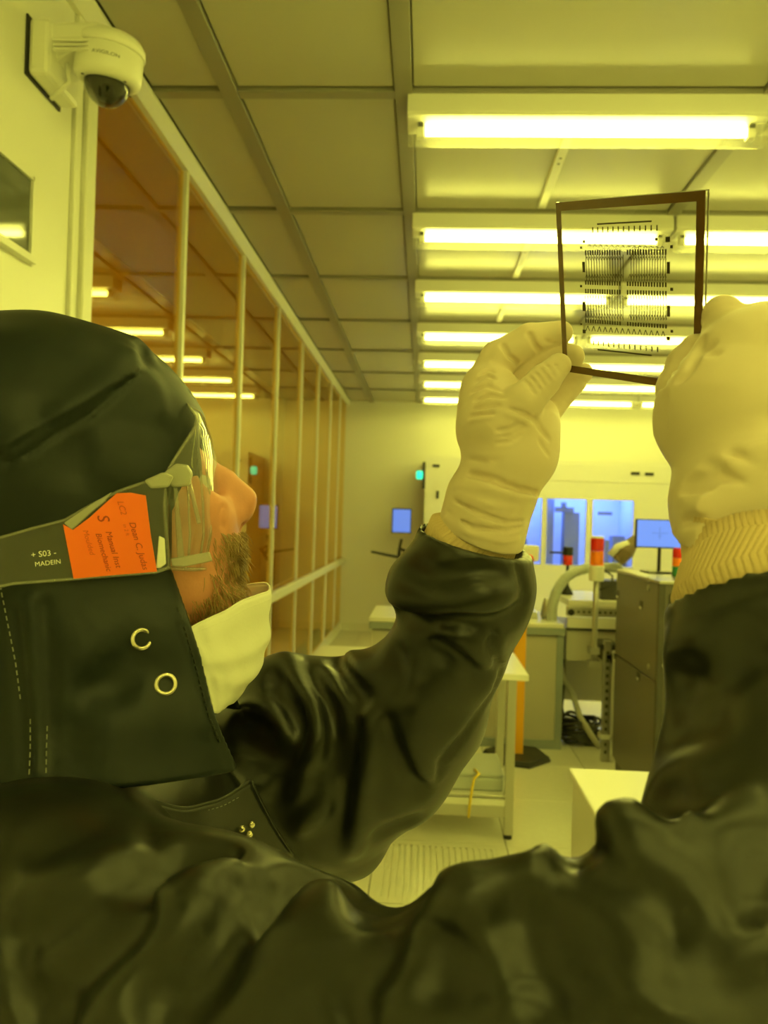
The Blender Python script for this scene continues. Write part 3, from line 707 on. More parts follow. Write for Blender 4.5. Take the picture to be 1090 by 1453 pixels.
# ------------------------------------------------------------------ the person
def fabric(name, col, rough, spec):
    m = mat(name, col, rough, spec=spec)
    nt = m.node_tree; N = nt.nodes; L = nt.links; b = N['Principled BSDF']
    tc = N.new('ShaderNodeTexCoord')
    n1 = N.new('ShaderNodeTexNoise'); n1.inputs['Scale'].default_value = 16; n1.inputs['Detail'].default_value = 4; n1.inputs['Distortion'].default_value = .8; L.new(tc.outputs['Object'], n1.inputs[0])
    n2 = N.new('ShaderNodeTexNoise'); n2.inputs['Scale'].default_value = 900; L.new(tc.outputs['Object'], n2.inputs[0])
    b1 = N.new('ShaderNodeBump'); b1.inputs['Strength'].default_value = .05; b1.inputs['Distance'].default_value = .012; L.new(n1.outputs['Fac'], b1.inputs['Height'])
    b2 = N.new('ShaderNodeBump'); b2.inputs['Strength'].default_value = .10; b2.inputs['Distance'].default_value = .0006; L.new(n2.outputs['Fac'], b2.inputs['Height']); L.new(b1.outputs[0], b2.inputs['Normal'])
    L.new(b2.outputs[0], b.inputs['Normal'])
    return m
M['suit'] = fabric('coverall_fabric', (.0070, .0080, .0066), .37, .55)
M['hood'] = fabric('hood_fabric', (.0055, .0105, .0115), .46, .34)
M['seam'] = mat('seam_thread', (.012, .014, .012), .6)
M['thread'] = mat('stitch_thread', (.20, .20, .16), .6)
M['glove'] = mat('nitrile_glove', (.70, .58, .46), .42, spec=.4, bump=.06, bscale=60)
M['knit'] = mat('knit_cuff', (.68, .51, .30), .75, bump=.2, bscale=500)
M['skin'] = mat('skin', (.63, .27, .165), .45, var=.10, vscale=60, bump=.10, bscale=350)
M['skin'].node_tree.nodes['Principled BSDF'].inputs['Subsurface Weight'].default_value = .0
M['beard'] = mat('beard_hair', (.36, .235, .09), .5)
M['mask_cloth'] = mat('mask_cloth', (.90, .88, .80), .75, bump=.12, bscale=250)
M['clear'] = clear_mat('clear_plastic', (.955, .955, .93), ior=1.65, haze=.055, hazecol=(.85, .85, .78), rough=.03)
M['clear2'] = clear_mat('clear_plastic_temple', (.93, .93, .90), ior=1.5, haze=.035, hazecol=(.8, .8, .7), rough=.05)
M['clear_rim'] = clear_mat('clear_plastic_edge', (.84, .84, .78), ior=1.7, haze=.15, hazecol=(.85, .84, .75), rough=.08)
M['clear_block'] = clear_mat('clear_plastic_block', (.75, .75, .68), ior=1.7, haze=.34, hazecol=(.9, .88, .78), rough=.08)
M['label'] = mat('orange_sticker', (.95, .155, .006), .5)
M['label_ink'] = mat('sticker_print', (.42, .05, .004), .6)
M['label_ink2'] = mat('sticker_faint_print', (.62, .085, .005), .6)
M['eye'] = mat('eye_white', (.7, .66, .6), .2)
M['snap'] = mat('snap_ring_metal', (.72, .66, .50), .25, metal=.9)

person = thing('person', 'person in dark hooded cleanroom coverall, clear goggles and lowered mask, raising a photomask', 'person', (-.30, .70, 0))

# head frame: f forward, u up, r towards the viewer (the person's right)
AZ, TH = math.radians(12), math.radians(8)
HF = np.array([math.cos(TH) * math.cos(AZ), math.cos(TH) * math.sin(AZ), math.sin(TH)])
HR = np.array([math.sin(AZ), -math.cos(AZ), 0.0]); HU = np.cross(HR, HF)
HC = at(130, 665, .68)
def hp(px, py, lat=0.0): return on_plane(px, py, HC + HR * lat, HR)
HROT = np.stack([HF, HR, HU])
def mir(p): return p - 2 * HR * (p - HC).dot(HR)

# --- body: head and neck, one skin
v = Vol(HC + [-.16, -.13, -.34], HC + [.21, .13, .15], .0025)
v.ell(hp(152, 660), (.070, .066, .096), HROT, .02)
v.ell(hp(238, 745), (.050, .057, .085), HROT, .03)
for sgn in (1, -1):
    v.chain([hp(205, 835, .046) if sgn > 0 else mir(hp(205, 835, .046)), hp(300, 868, .012) if sgn > 0 else mir(hp(300, 868, .012))], [.018, .019], .03)
    q = hp(258, 775, .034); q = q if sgn > 0 else mir(q); v.ell(q, (.034, .023, .05), HROT, .025)
    q = hp(262, 715, .043); q = q if sgn > 0 else mir(q); v.ell(q, (.026, .016, .016), HROT, .02)
    q = hp(286, 738, .020); q = q if sgn > 0 else mir(q); v.ell(q, (.028, .026, .030), HROT, .025)
v.chain([hp(292, 668), hp(318, 684), hp(347, 707)], [.0105, .0120, .0112], .016)
v.chain([hp(318, 722), hp(340, 725)], [.0135, .0110], .012)
for sgn in (1, -1):
    q = hp(330, 731, .0105); q = q if sgn > 0 else mir(q); v.ball(q, .0102, .006)
v.ell(hp(314, 768), (.014, .024, .016), HROT, .016)
v.ell(hp(318, 806), (.012, .020, .011), HROT, .012)
v.ell(hp(313, 856), (.019, .022, .018), HROT, .02)
for sgn in (1, -1):
    q = hp(341, 747, .0070); q = q if sgn > 0 else mir(q); v.ell(q, (.0080, .0038, .0046), HROT, .003, 'sub')
    q = hp(300, 690, .031); q = q if sgn > 0 else mir(q); v.ell(q, (.013, .014, .010), HROT, .010, 'sub')
v.ell(hp(331, 790), (.012, .022, .0022), HROT, .004, 'sub')
v.chain([hp(150, 800), hp(125, 960), hp(110, 1060)], [.055, .058, .075], .03)
v.fold([(322, 714), (313, 728), (314, 742), (322, 752)], .0028, -.0030, .2); v.fold([(308, 742), (300, 765), (298, 790)], .006, -.0018, .3)
FACE = v
body = v.mesh('body', M['skin'], person)
for sgn in (1, -1):
    q = hp(284, 692, .031); q = q if sgn > 0 else mir(q)
    e_ = MB().lathe([(.0118 * math.sin(a), -.0118 * math.cos(a)) for a in [PI * i / 12 for i in range(13)]], q, axis=HF, n=16).build('eye', M['eye'], body, smooth=True)

# --- beard and moustache: many single hairs
hv = MB(); hr = np.random.default_rng(3)
reg = [((320, 352), (754, 800), 420), ((312, 346), (796, 872), 420), ((290, 320), (838, 888), 150), ((255, 300), (850, 886), 60)]
for (xr, yr, n) in reg:
    for _ in range(n):
        px, py = xr[1] - abs(hr.normal(0, .62)) * (xr[1] - xr[0]) - (0 if xr[1] < 352 else 2 * hr.random()), hr.uniform(*yr)
        if px < 300 and py < 845 and hr.random() < .75: continue
        p = FACE.hit(px, py)
        if abs(FACE.sample(p)[0]) > .004 or (p - HC).dot(HR) < -.02: continue
        nn = FACE.normal(p); dn = -HU * hr.uniform(.6, 1.1) + HF * hr.uniform(-.15, .55) + HR * hr.uniform(-.35, .35)
        d = dn - nn * dn.dot(nn) + nn * hr.uniform(.10, .55); d /= np.linalg.norm(d); L_ = hr.uniform(.006, .014)
        p = p - nn * .0008; m_ = p + d * L_ * .5 + nn * .0012
        hv.tube([p, m_, p + d * L_ - nn * .001], [.00040, .00036, .00012], n=3, caps=False)
for px, py in [(346, 758), (350, 766), (353, 776), (354, 786), (352, 796), (349, 806), (346, 816)]:       # fringe of the far side
    for _ in range(34):
        q = hp(px - hr.uniform(8, 26), py + hr.uniform(-8, 8), hr.uniform(-.012, .014))
        d = HF * hr.uniform(.5, 1.0) - HU * hr.uniform(.5, 1.1) + HR * hr.uniform(-.3, .3); d /= np.linalg.norm(d)
        L_ = hr.uniform(.008, .015); hv.tube([q, q + d * L_ * .6, q + d * L_ - HU * .003], [.00042, .00038, .00012], n=3, caps=False)
hv.build('beard', M['beard'], body, smooth=True, kind='stuff')

# --- hood
v = Vol(HC + [-.36, -.20, -.36], HC + [.16, .22, .17], .0025)
v.ell(hp(38, 650), (.143, .112, .1245), HROT, .03)
v.ell(hp(175, 640), (.062, .078, .085), HROT, .04)
v.ell(hp(238, 650), (.032, .05, .050), HROT, .03)
v.ell(hp(110, 820), (.120, .095, .13), HROT, .05)
v.ell(hp(135, 1010), (.170, .112, .13), HROT, .06)
v.ell(hp(110, 1130), (.200, .135, .09), HROT, .06)
# cloth relief before hollowing
F_ = v.fold
F_([(0, 662), (45, 640), (85, 612), (125, 590), (165, 556), (203, 522)], .0036, -.0040, .06)
F_([(0, 645), (45, 622), (85, 596), (125, 572), (165, 540), (200, 508)], .013, .0045, .06)
F_([(203, 522), (199, 505), (190, 488)], .006, -.004, .2); F_([(212, 520), (204, 500), (196, 486)], .008, .005, .2)
F_([(203, 522), (218, 540), (228, 570), (232, 610)], .010, .003)
F_([(118, 598), (110, 650), (112, 700)], .012, -.003); F_([(60, 560), (55, 600), (70, 625)], .012, -.003)
F_([(200, 560), (192, 620), (190, 680)], .02, -.004); F_([(150, 600), (160, 650), (140, 700)], .016, .003)
F_([(20, 850), (28, 930), (34, 1010), (38, 1110)], .006, -.0035, .08); F_([(60, 840), (66, 930), (68, 1010), (72, 1110)], .006, -.0035, .08)
F_([(40, 840), (48, 930), (52, 1020), (55, 1110)], .011, .003, .05)
F_([(205, 880), (180, 940), (100, 975)], .022, -.006); F_([(230, 850), (225, 900), (205, 950)], .02, .004)
F_([(90, 985), (150, 978), (200, 990)], .014, -.005); F_([(80, 940), (130, 930), (190, 890)], .02, .005)
F_([(100, 1020), (180, 1030), (270, 1000)], .03, .004); F_([(230, 840), (255, 900), (275, 960), (300, 1050)], .011, .003, .1)
F_([(80, 1000), (110, 1060), (75, 1090)], .014, -.003); F_([(0, 700), (30, 760), (20, 820)], .02, -.003)
F_([(262, 880), (285, 950), (300, 1010), (330, 1095)], .005, -.002, .05)
v.noise(.0012, .07, 5)
sm = [(-420, 740), (-150, 715), (0, 660), (45, 638), (85, 611), (125, 588), (165, 555), (204, 521)]
sp = np.array([[(hp(x, y, .075) - HC).dot(HF), (hp(x, y, .075) - HC).dot(HU)] for x, y in sm])
X, Y, Z = v.ax[0][:, None, None] - HC[0], v.ax[1][None, :, None] - HC[1], v.ax[2][None, None, :] - HC[2]
ff = X * HF[0] + Y * HF[1] + Z * HF[2]; uu = X * HU[0] + Y * HU[1] + Z * HU[2]
e1 = np.clip((uu - np.interp(ff, sp[:, 0], sp[:, 1])) / .003, 0, 1); e2 = np.clip((sp[-1, 0] - .12 * (uu - sp[-1, 1]) - ff) / .005, 0, 1)
v.a -= (.0042 * e1 * e1 * (3 - 2 * e1) * e2).astype(np.float32)
HOOD_OUT = v.a.copy()
v.a = np.maximum(v.a, -(v.a + .0065))
# face opening: everything in front of this outline goes
op = [(520, 420, 0), (585, 300, .0), (606, 284, .02), (640, 284, .04), (690, 286, .055), (708, 284, .058), (722, 245, .07), (805, 240, .078), (870, 262, .085), (935, 284, .09), (1000, 300, .09), (1040, 315, .09), (1110, 347, .09), (1250, 400, .09)]
fu = np.array([[(hp(x, y, l) - HC).dot(HU), (hp(x, y, l) - HC).dot(HF)] for y, x, l in op])[::-1]
X, Y, Z = v.ax[0][:, None, None] - HC[0], v.ax[1][None, :, None] - HC[1], v.ax[2][None, None, :] - HC[2]
uu = X * HU[0] + Y * HU[1] + Z * HU[2]; ff = X * HF[0] + Y * HF[1] + Z * HF[2]
d = (ff - np.interp(uu, fu[:, 0], fu[:, 1])) * .85
d = np.where(uu > fu[-1, 0], -.1, d)
v.a = -Vol.smin(-v.a, -d.astype(np.float32), .004)
pb = at(180, 1113, .58); v.cut(pb, (0, .02, -1), .004)
hood = v.mesh('hood', M['hood'], person)
HOODV = Vol.__new__(Vol); HOODV.__dict__.update(v.__dict__); HOODV.a = HOOD_OUT
def stitches(vol, line, step, ln, name, parent, m, r=.00055):
    b = MB(); P = np.array([vol.hit(*p) for p in line]); L = np.r_[0, np.cumsum(np.linalg.norm(np.diff(P, axis=0), axis=1))]
    s_ = 0
    while s_ + ln < L[-1]:
        q = [np.array([np.interp(s_ + o_, L, P[:, i]) for i in range(3)]) for o_ in (0, ln)]
        q = [x - (x - CAM) / np.linalg.norm(x - CAM) * .0006 for x in q]
        b.tube(q, r, n=5); s_ += step
    return b.build(name, m, parent, kind='stuff')
stitches(HOODV, [(67, 1030), (66, 1060), (65, 1105)], .006, .0038, 'stitching', hood, M['thread'])
stitches(HOODV, [(43, 1020), (43, 1060), (41, 1108)], .006, .0038, 'stitching', hood, M['thread'])
stitches(HOODV, [(0, 830), (10, 880), (22, 940), (30, 1000)], .006, .0036, 'stitching', hood, M['thread'])
stitches(HOODV, [(252, 862), (262, 890), (274, 930), (286, 975), (298, 1020), (315, 1060)], .0055, .0035, 'stitching', hood, M['seam'], .0009)
for (px, py, sq) in ((200, 907, .45), (235, 971, .12)):
    p = HOODV.hit(px, py); n_ = -(p - CAM) / np.linalg.norm(p - CAM); n_ = n_ + HF * sq; n_ /= np.linalg.norm(n_)
    b = MB(); a_ = Vector(n_); u_ = a_.orthogonal().normalized(); w_ = a_.cross(u_); R_ = .0073
    ring = [Vector(p + n_ * .0015) + (u_ * math.cos(t) + w_ * math.sin(t)) * R_ for t in np.linspace(0, 2 * PI, 33)]
    b.tube(ring, .0019, n=8, caps=False).build('snap_ring', M['snap'], hood, smooth=True)

# --- lowered face mask: pleated cup under the chin
top = [(-1.0, 268, 893, .072), (-.72, 292, 880, .066), (-.5, 318, 868, .056), (-.3, 345, 852, .040), (-.12, 374, 842, .020), (0, 386, 839, 0)]
mid = [(-1.0, 280, 935, .074), (-.72, 305, 938, .068), (-.5, 330, 935, .056), (-.3, 356, 925, .038), (-.12, 376, 908, .018), (0, 382, 900, 0)]
low = [(-1.0, 292, 962, .070), (-.72, 312, 970, .062), (-.5, 330, 972, .052), (-.3, 350, 968, .036), (-.12, 367, 956, .016), (0, 372, 946, 0)]
und = [(-1.0, 303, 1012, .060), (-.72, 308, 1012, .054), (-.5, 314, 1008, .045), (-.3, 322, 1002, .03), (-.12, 330, 998, .014), (0, 334, 996, 0)]
def rowp(row, s):
    a = [r[0] for r in row]; x, y, l = [np.interp(-abs(s), a, [r[k] for r in row]) for k in (1, 2, 3)]
    p = hp(x, y, l)
    return p if s <= 0 else mir(p) + HU * .006
ns, nt_ = 57, 36; V = []
for j in range(nt_):
    t = j / (nt_ - 1) * 3; i0 = min(int(t), 2); fr = t - i0; rows = (top, mid, low, und)
    for i in range(ns):
        s = -1 + 2 * i / (ns - 1)
        p = rowp(rows[i0], s) * (1 - fr) + rowp(rows[i0 + 1], s) * fr
        out = HF * (1 - abs(s)) + HR * (-np.sign(s)) * abs(s) * .8
        ww = (1 - abs(s) ** 3)
        p = p + out * (.0014 * math.sin(t * 7.5) * ww + .0012 * math.sin(s * 9 + t * 2.2) + .0008 * math.sin(s * 23 - t * 3))
        V.append(p)
for _ in range(2):                                   # soften
    A = np.array(V).reshape(nt_, ns, 3); A[1:-1] = (A[:-2] + 2 * A[1:-1] + A[2:]) / 4; A[:, 1:-1] = (A[:, :-2] + 2 * A[:, 1:-1] + A[:, 2:]) / 4; V = A.reshape(-1, 3)
Fq = [(j * ns + i, j * ns + i + 1, (j + 1) * ns + i + 1, (j + 1) * ns + i) for j in range(nt_ - 1) for i in range(ns - 1)]
fm = raw_mesh('face_mask', V, Fq, M['mask_cloth'], person)
so = fm.modifiers.new('thick', 'SOLIDIFY'); so.thickness = .0016; so.offset = 0
A = np.array(V).reshape(nt_, ns, 3)
MB().tube(A[0], .0011, n=6).build('mask_hem', M['mask_cloth'], fm, smooth=True)
MB().tube(A[2] , .0010, n=6).build('mask_hem', M['mask_cloth'], fm, smooth=True)

# --- goggles
gog = bpy.data.objects.new('goggles', None); C.objects.link(gog); gog.parent = person; gog.location = (0, 0, 0)
gog['label'] = 'clear plastic over-glasses with an orange name sticker on the temple'
gog.location = Vector(HC) - person.location
near = [(0, 279, 592, .050), (.12, 277, 606, .056), (.35, 236, 670, .070), (.6, 233, 720, .074), (1, 240, 806, .074)]
fron = [(0, 268, 577, 0), (.08, 288, 590, 0), (.2, 300, 622, 0), (.35, 308, 660, 0), (.6, 316, 712, 0), (.8, 316, 755, 0), (1, 305, 802, 0)]
def gp(row, t): return [np.interp(t, [r[0] for r in row], [r[k] for r in row]) for k in (1, 2, 3)]
ns, nt_ = 81, 52; V = []
for j in range(nt_):
    t = j / (nt_ - 1); xn, yn, ln_ = gp(near, t); xf, yf, _ = gp(fron, t)
    pn, pf = hp(xn, yn, ln_), hp(xf, yf, 0)
    for i in range(ns):
        a = (-1 + 2 * i / (ns - 1)) * PI / 2
        ca, sa = abs(math.cos(a)) ** .55, abs(math.sin(a)) ** .9
        lat = ln_ * sa; base = pf + (pn + HR * -(pn - HC).dot(HR) - pf) * (1 - ca)
        V.append(base + HR * lat * (-np.sign(a)))
Fq = [(j * ns + i, j * ns + i + 1, (j + 1) * ns + i + 1, (j + 1) * ns + i) for j in range(nt_ - 1) for i in range(ns - 1)]
gl = raw_mesh('lens', V, Fq, M['clear'], gog); so = gl.modifiers.new('thick', 'SOLIDIFY'); so.thickness = .0018; so.offset = 0
G = np.array(V).reshape(nt_, ns, 3)
MB().tube(G[0], .0013, n=7).build('top_rim', M['clear_rim'], gog, smooth=True)
MB().tube(G[-1], .0018, n=7).build('bottom_rim', M['clear_rim'], gog, smooth=True)
MB().tube(G[:, 0], .0016, n=7).build('side_rim', M['clear_rim'], gog, smooth=True)
MB().tube(G[:, -1], .0016, n=7).build('side_rim', M['clear_rim'], gog, smooth=True)
for i in (3, 7, 10):
    MB().tube(G[20:48, 2 * i], .0011, n=6).build('side_rib', M['clear_rim'], gog, smooth=True)
def plate(poly, latf, th, lift=0.0):
    """flat plate whose outline is given by points on the head's side plane"""
    n = len(poly); P = [hp(x, y, latf(x) + lift) for x, y in poly]
    return MB().add([p + HR * th for p in P] + P, [tuple(range(n)), tuple(range(2 * n - 1, n - 1, -1))] + [(i, n + i, n + (i + 1) % n, (i + 1) % n) for i in range(n)])
lat0 = max((HOODV.hit(x, y) - HC).dot(HR) - (.001) for x, y in ((190, 740), (210, 790), (160, 760))) 
latb = max((HOODV.hit(x, y) - HC).dot(HR) for x, y in ((5, 790), (60, 790), (100, 780)))
def lat(x): return max(.079, lat0 + .004) + (latb + .006 - max(.079, lat0 + .004)) * np.clip((225 - x) / 200, 0, 1.4)
hb = plate([(228, 676), (250, 658), (268, 660), (275, 672), (270, 690), (246, 692)], lambda x: .0745, .007).build('hinge', M['clear_block'], gog, bevel=.002)
plate([(205, 682), (232, 670), (248, 676), (240, 692), (215, 694)], lat, .006).build('hinge_knuckle', M['clear_block'], gog, bevel=.002)
plate([(246, 690), (252, 692), (262, 790), (252, 795)], lambda x: .0755, .003).build('side_pillar', M['clear_rim'], gog, bevel=.001)
plate([(262, 668), (268, 668), (286, 742), (280, 744)], lambda x: .074, .003).build('side_pillar', M['clear_rim'], gog, bevel=.001)
plate([(243, 792), (298, 783), (302, 796), (262, 804), (244, 803)], lambda x: .0755, .003).build('lower_ledge', M['clear_block'], gog, bevel=.001)
plate([(226, 760), (234, 764), (236, 800), (228, 806), (222, 806)], lat, .003).build('temple_joint', M['mask_cloth'], gog, bevel=.001)
arm = plate([(-80, 800), (0, 763), (45, 750), (92, 738), (130, 716), (168, 697), (206, 684), (232, 676), (238, 700), (240, 805), (222, 812), (110, 821), (20, 828), (0, 832), (-80, 862)], lat, .0022).build('temple_arm', M['clear2'], gog)
top_e = [hp(x, y, lat(x) + .002) for x, y in ((-80, 800), (0, 763), (45, 750), (92, 738), (130, 716), (168, 697), (206, 684), (232, 676))]
bot_e = [hp(x, y, lat(x) + .002) for x, y in ((240, 805), (222, 812), (110, 821), (20, 828), (0, 832), (-80, 862))]
MB().tube(top_e, .0014, n=7).tube(bot_e, .0014, n=7).build('temple_edge', M['clear_rim'], gog, smooth=True, kind='stuff')
plate([(92, 742), (130, 716), (160, 698), (150, 712), (128, 730), (104, 752)], lat, .0045).build('temple_grip', M['clear_block'], gog, bevel=.001)
st = plate([(90, 744), (104, 752), (128, 734), (150, 714), (166, 700), (186, 699), (207, 703), (214, 758), (223, 811), (160, 816), (105, 821)], lat, .0012, .0022).build('name_sticker', M['label'], gog)
st['label'] = 'fluorescent orange sticker printed with rows of dark writing'
# print on the sticker: rows run down the sticker
fx = (hp(200, 760, lat(200)) - hp(110, 760, lat(110))); fx /= np.linalg.norm(fx)
fy = -HU + .17 * fx; fy /= np.linalg.norm(fy)
def sticker_text(txt, px, py, size, m, rot=True):
    V, F = text_verts(txt, size)
    o = hp(px, py, lat(px) + .0022 + .0012 + .0006)
    vs = [o + (fy * x - (-fx) * y if rot else fx * x - fy * y) for x, y, z in V]
    MB().add(vs, F).build('sticker_print', m, st)
sticker_text('Dean C. Judas', 197, 775, .0068, M['label_ink'])
sticker_text('LC2', 173, 721, .0066, M['label_ink2'])
sticker_text('in 2 ft', 179, 752, .0040, M['label_ink2'])
sticker_text('Manual Inst', 161, 780, .0064, M['label_ink'])
sticker_text('Biomechanic', 147, 784, .0060, M['label_ink'])
sticker_text('S', 146, 736, .0125, M['label_ink'])
sticker_text('Moulded', 126, 770, .0056, M['label_ink2'])
def arm_text(txt, px, py, size):
    V, F = text_verts(txt, size); o = hp(px, py, lat(px) + .0022 + .0004); ax = fx + HU * .12; ax /= np.linalg.norm(ax)
    MB().add([o + ax * x + HU * y for x, y, z in V], F).build('moulded_lettering', M['mask_cloth'], arm)
arm_text('+ S03 -', 62, 786, .0062); arm_text('MADEIN', 68, 799, .0050)

# --- coverall: torso and both sleeves, one continuous cloth surface
v = Vol((-.66, .20, .97), (.37, 1.05, 1.53), .004)
v.chain([at(40, 1340, .53), at(140, 1240, .70), at(270, 1150, .84)], [.100, .110, .095], .05)
v.ell(at(100, 1420, .69), (.150, .185, .20), None, .06)
v.chain([(-.34, .69, 1.15), (-.34, .69, .90)], [.165, .160], .06)
v.chain([at(230, 1195, .72), at(300, 1215, .76)], [.065, .05], .05)
# far (left) sleeve
v.chain([at(310, 1120, .86), at(440, 1060, .84), at(540, 1035, .82), at(592, 1000, .80), at(634, 930, .78), at(662, 850, .765), at(672, 775, .757), at(676, 720, .752)],
        [.085, .088, .082, .071, .056, .060, .053, .053], .025)
v.chain([at(470, 1125, .84), at(545, 1090, .82)], [.078, .058], .05); v.chain([at(480, 1150, .84), at(492, 1195, .845)], [.055, .040], .03)
v.ell(at(652, 828, .76), (.072, .066, .046), None, .015)
v.chain([at(395, 975, .84), at(420, 1000, .84)], [.034, .05], .03)
# near (right) shoulder, upper arm, forearm
v.chain([at(-160, 1380, .55), at(60, 1320, .52), at(280, 1388, .47), at(470, 1445, .425)], [.085, .091, .080, .068], .03)
v.chain([at(470, 1455, .42), at(620, 1445, .39), at(760, 1420, .375), at(920, 1400, .37), at(1040, 1405, .375)], [.064, .062, .060, .064, .068], .015)
v.chain([at(1066, 1395, .385), at(1122, 1140, .435), at(1106, 940, .48), at(1090, 850, .50), at(1086, 800, .51)], [.074, .068, .061, .057, .056], .02)
v.chain([at(895, 1225, .355), at(955, 1225, .36)], [.020, .023], .015)
v.chain([at(758, 1268, .355), at(690, 1300, .36)], [.018, .020], .015)
v.chain([at(632, 1300, .37), at(590, 1400, .38)], [.018, .025], .015)
F_ = lambda px, w_, a, t=.35: v.fold(px, w_, a * 1.6, t)
# far sleeve folds
F_([(556, 858), (600, 884), (650, 880), (690, 884), (735, 872), (750, 850)], .009, -.010, .12)
F_([(548, 820), (560, 850), (610, 862), (680, 858), (735, 850)], .016, .005, .2)
F_([(610, 888), (645, 902), (675, 925), (700, 950)], .009, .008, .25); F_([(600, 900), (635, 920), (665, 950), (690, 985)], .014, -.006, .3)
F_([(560, 800), (620, 818), (690, 808), (735, 825)], .012, -.006, .3); F_([(570, 780), (640, 790), (720, 800)], .012, .004, .3)
F_([(650, 830), (700, 845), (740, 838)], .010, .004)
F_([(733, 795), (742, 830), (744, 860)], .004, -.004, .1)
F_([(702, 885), (694, 920), (712, 952), (700, 985), (665, 1035), (625, 1080), (620, 1110)], .004, -.0045, .08)
F_([(712, 890), (706, 920), (716, 950)], .007, .003)
F_([(548, 1010), (560, 1060), (580, 1105), (612, 1128)], .009, -.011, .25); F_([(560, 1000), (580, 1060), (600, 1100), (626, 1112)], .014, .005, .3)
F_([(530, 985), (522, 1040), (515, 1100), (508, 1170), (500, 1225)], .010, .009, .2); F_([(512, 1000), (500, 1060), (488, 1130), (480, 1190)], .012, -.009, .25)
F_([(470, 925), (490, 955), (512, 985), (528, 1015)], .009, -.010, .25); F_([(485, 920), (510, 950), (535, 975)], .012, .006)
F_([(395, 925), (422, 960), (445, 1000), (452, 1040), (430, 1100), (405, 1150)], .010, .010, .2); F_([(380, 945), (405, 985), (425, 1030), (415, 1080)], .011, -.010, .25)
F_([(420, 935), (450, 975), (475, 1010), (480, 1060), (465, 1120)], .010, -.010, .25); F_([(455, 940), (480, 985), (495, 1030), (480, 1080)], .009, .007, .3)
F_([(335, 1000), (380, 1008), (410, 1035), (430, 1065)], .009, .007, .3); F_([(325, 1020), (365, 1030), (400, 1060)], .010, -.008, .3)
F_([(330, 1040), (380, 1065), (420, 1080), (440, 1060)], .009, -.008); F_([(320, 1060), (360, 1110), (400, 1130)], .012, .005)
F_([(380, 1140), (430, 1100), (470, 1090)], .010, -.006); F_([(590, 930), (585, 980), (600, 1030)], .02, .003); F_([(560, 900), (570, 960), (555, 1000)], .012, -.005)
F_([(410, 1190), (450, 1150), (490, 1130)], .010, .006); F_([(520, 1200), (560, 1175), (610, 1150)], .010, -.006)
# chest collar flap
# near arm folds, broad and soft
F_ = lambda px, w_, a, t=.35: v.fold(px, w_ * 1.12, a * 1.35, t)
F_([(0, 1345), (70, 1318), (140, 1278), (215, 1225), (300, 1200)], .012, -.022, .15); F_([(0, 1290), (80, 1262), (160, 1225), (220, 1205)], .022, .011, .2)
F_([(0, 1225), (120, 1200), (240, 1185)], .022, -.006, .2)
F_([(205, 1278), (240, 1240), (290, 1216), (345, 1212)], .009, -.022, .2); F_([(232, 1296), (265, 1264), (310, 1242), (350, 1230)], .010, .012, .25)
F_([(20, 1450), (100, 1400), (170, 1330), (225, 1275)], .015, -.022, .15); F_([(40, 1375), (130, 1318), (190, 1268)], .020, .012, .25)
F_([(190, 1452), (290, 1370), (350, 1300), (390, 1240)], .015, -.022, .15); F_([(110, 1452), (210, 1375), (285, 1310), (335, 1255)], .022, .016, .2)
F_([(396, 1350), (392, 1300), (408, 1258), (450, 1238), (505, 1250), (545, 1300)], .010, -.024, .12); F_([(430, 1400), (425, 1335), (455, 1295), (505, 1290)], .020, .016, .25)
F_([(370, 1360), (366, 1290), (390, 1240)], .012, .012)
F_ = v.fold
F_([(558, 1235), (566, 1280), (545, 1340), (500, 1410), (470, 1452)], .013, -.032, .12); F_([(568, 1240), (572, 1290)], .016, -.024, .3)
F_([(602, 1285), (575, 1345), (540, 1452)], .018, .014, .15)
F_([(632, 1240), (668, 1290), (700, 1350), (725, 1410), (735, 1452)], .014, .012, .15); F_([(615, 1290), (635, 1350), (640, 1452)], .020, -.008, .2)
F_([(700, 1245), (745, 1310), (765, 1390), (770, 1452)], .026, -.018, .15)
F_([(752, 1204), (820, 1258), (890, 1308), (960, 1338)], .011, .018, .12); F_([(806, 1222), (870, 1268), (930, 1298), (978, 1330)], .010, -.030, .15)
F_([(806, 1190), (812, 1220), (835, 1245)], .013, -.024, .3)
F_([(838, 1185), (890, 1152), (945, 1160), (985, 1210), (1040, 1300), (1090, 1390)], .013, .014, .12)
F_([(975, 1150), (1010, 1205), (1060, 1270), (1095, 1310)], .013, -.024, .15)
F_([(1020, 1130), (1060, 1180), (1095, 1220)], .013, .012); F_([(925, 1120), (955, 1150), (1000, 1165)], .011, -.020, .25)
F_([(905, 1350), (880, 1400), (870, 1452)], .03, .010, .2)
F_([(950, 965), (1000, 955), (1050, 925), (1090, 895)], .013, -.016, .2); F_([(945, 915), (1000, 928), (1060, 893)], .014, .009)
F_([(930, 1050), (990, 1015), (1060, 1000)], .018, -.012)
for i in range(9):
    x = 985 + 13 * i; F_([(x, 850 - 3 * i), (x + 3, 878 - 3 * i)], .0035, -.003)
v.noise(.0010, .10, 2)
# deep tucks where the cloth breaks
v.chain([at(563, 1228, .30), at(560, 1243, .43), at(556, 1243, .50)], [.011, .016, .016], .014, 'sub')
v.chain([at(812, 1180, .28), at(812, 1188, .42)], [.006, .010], .012, 'sub')
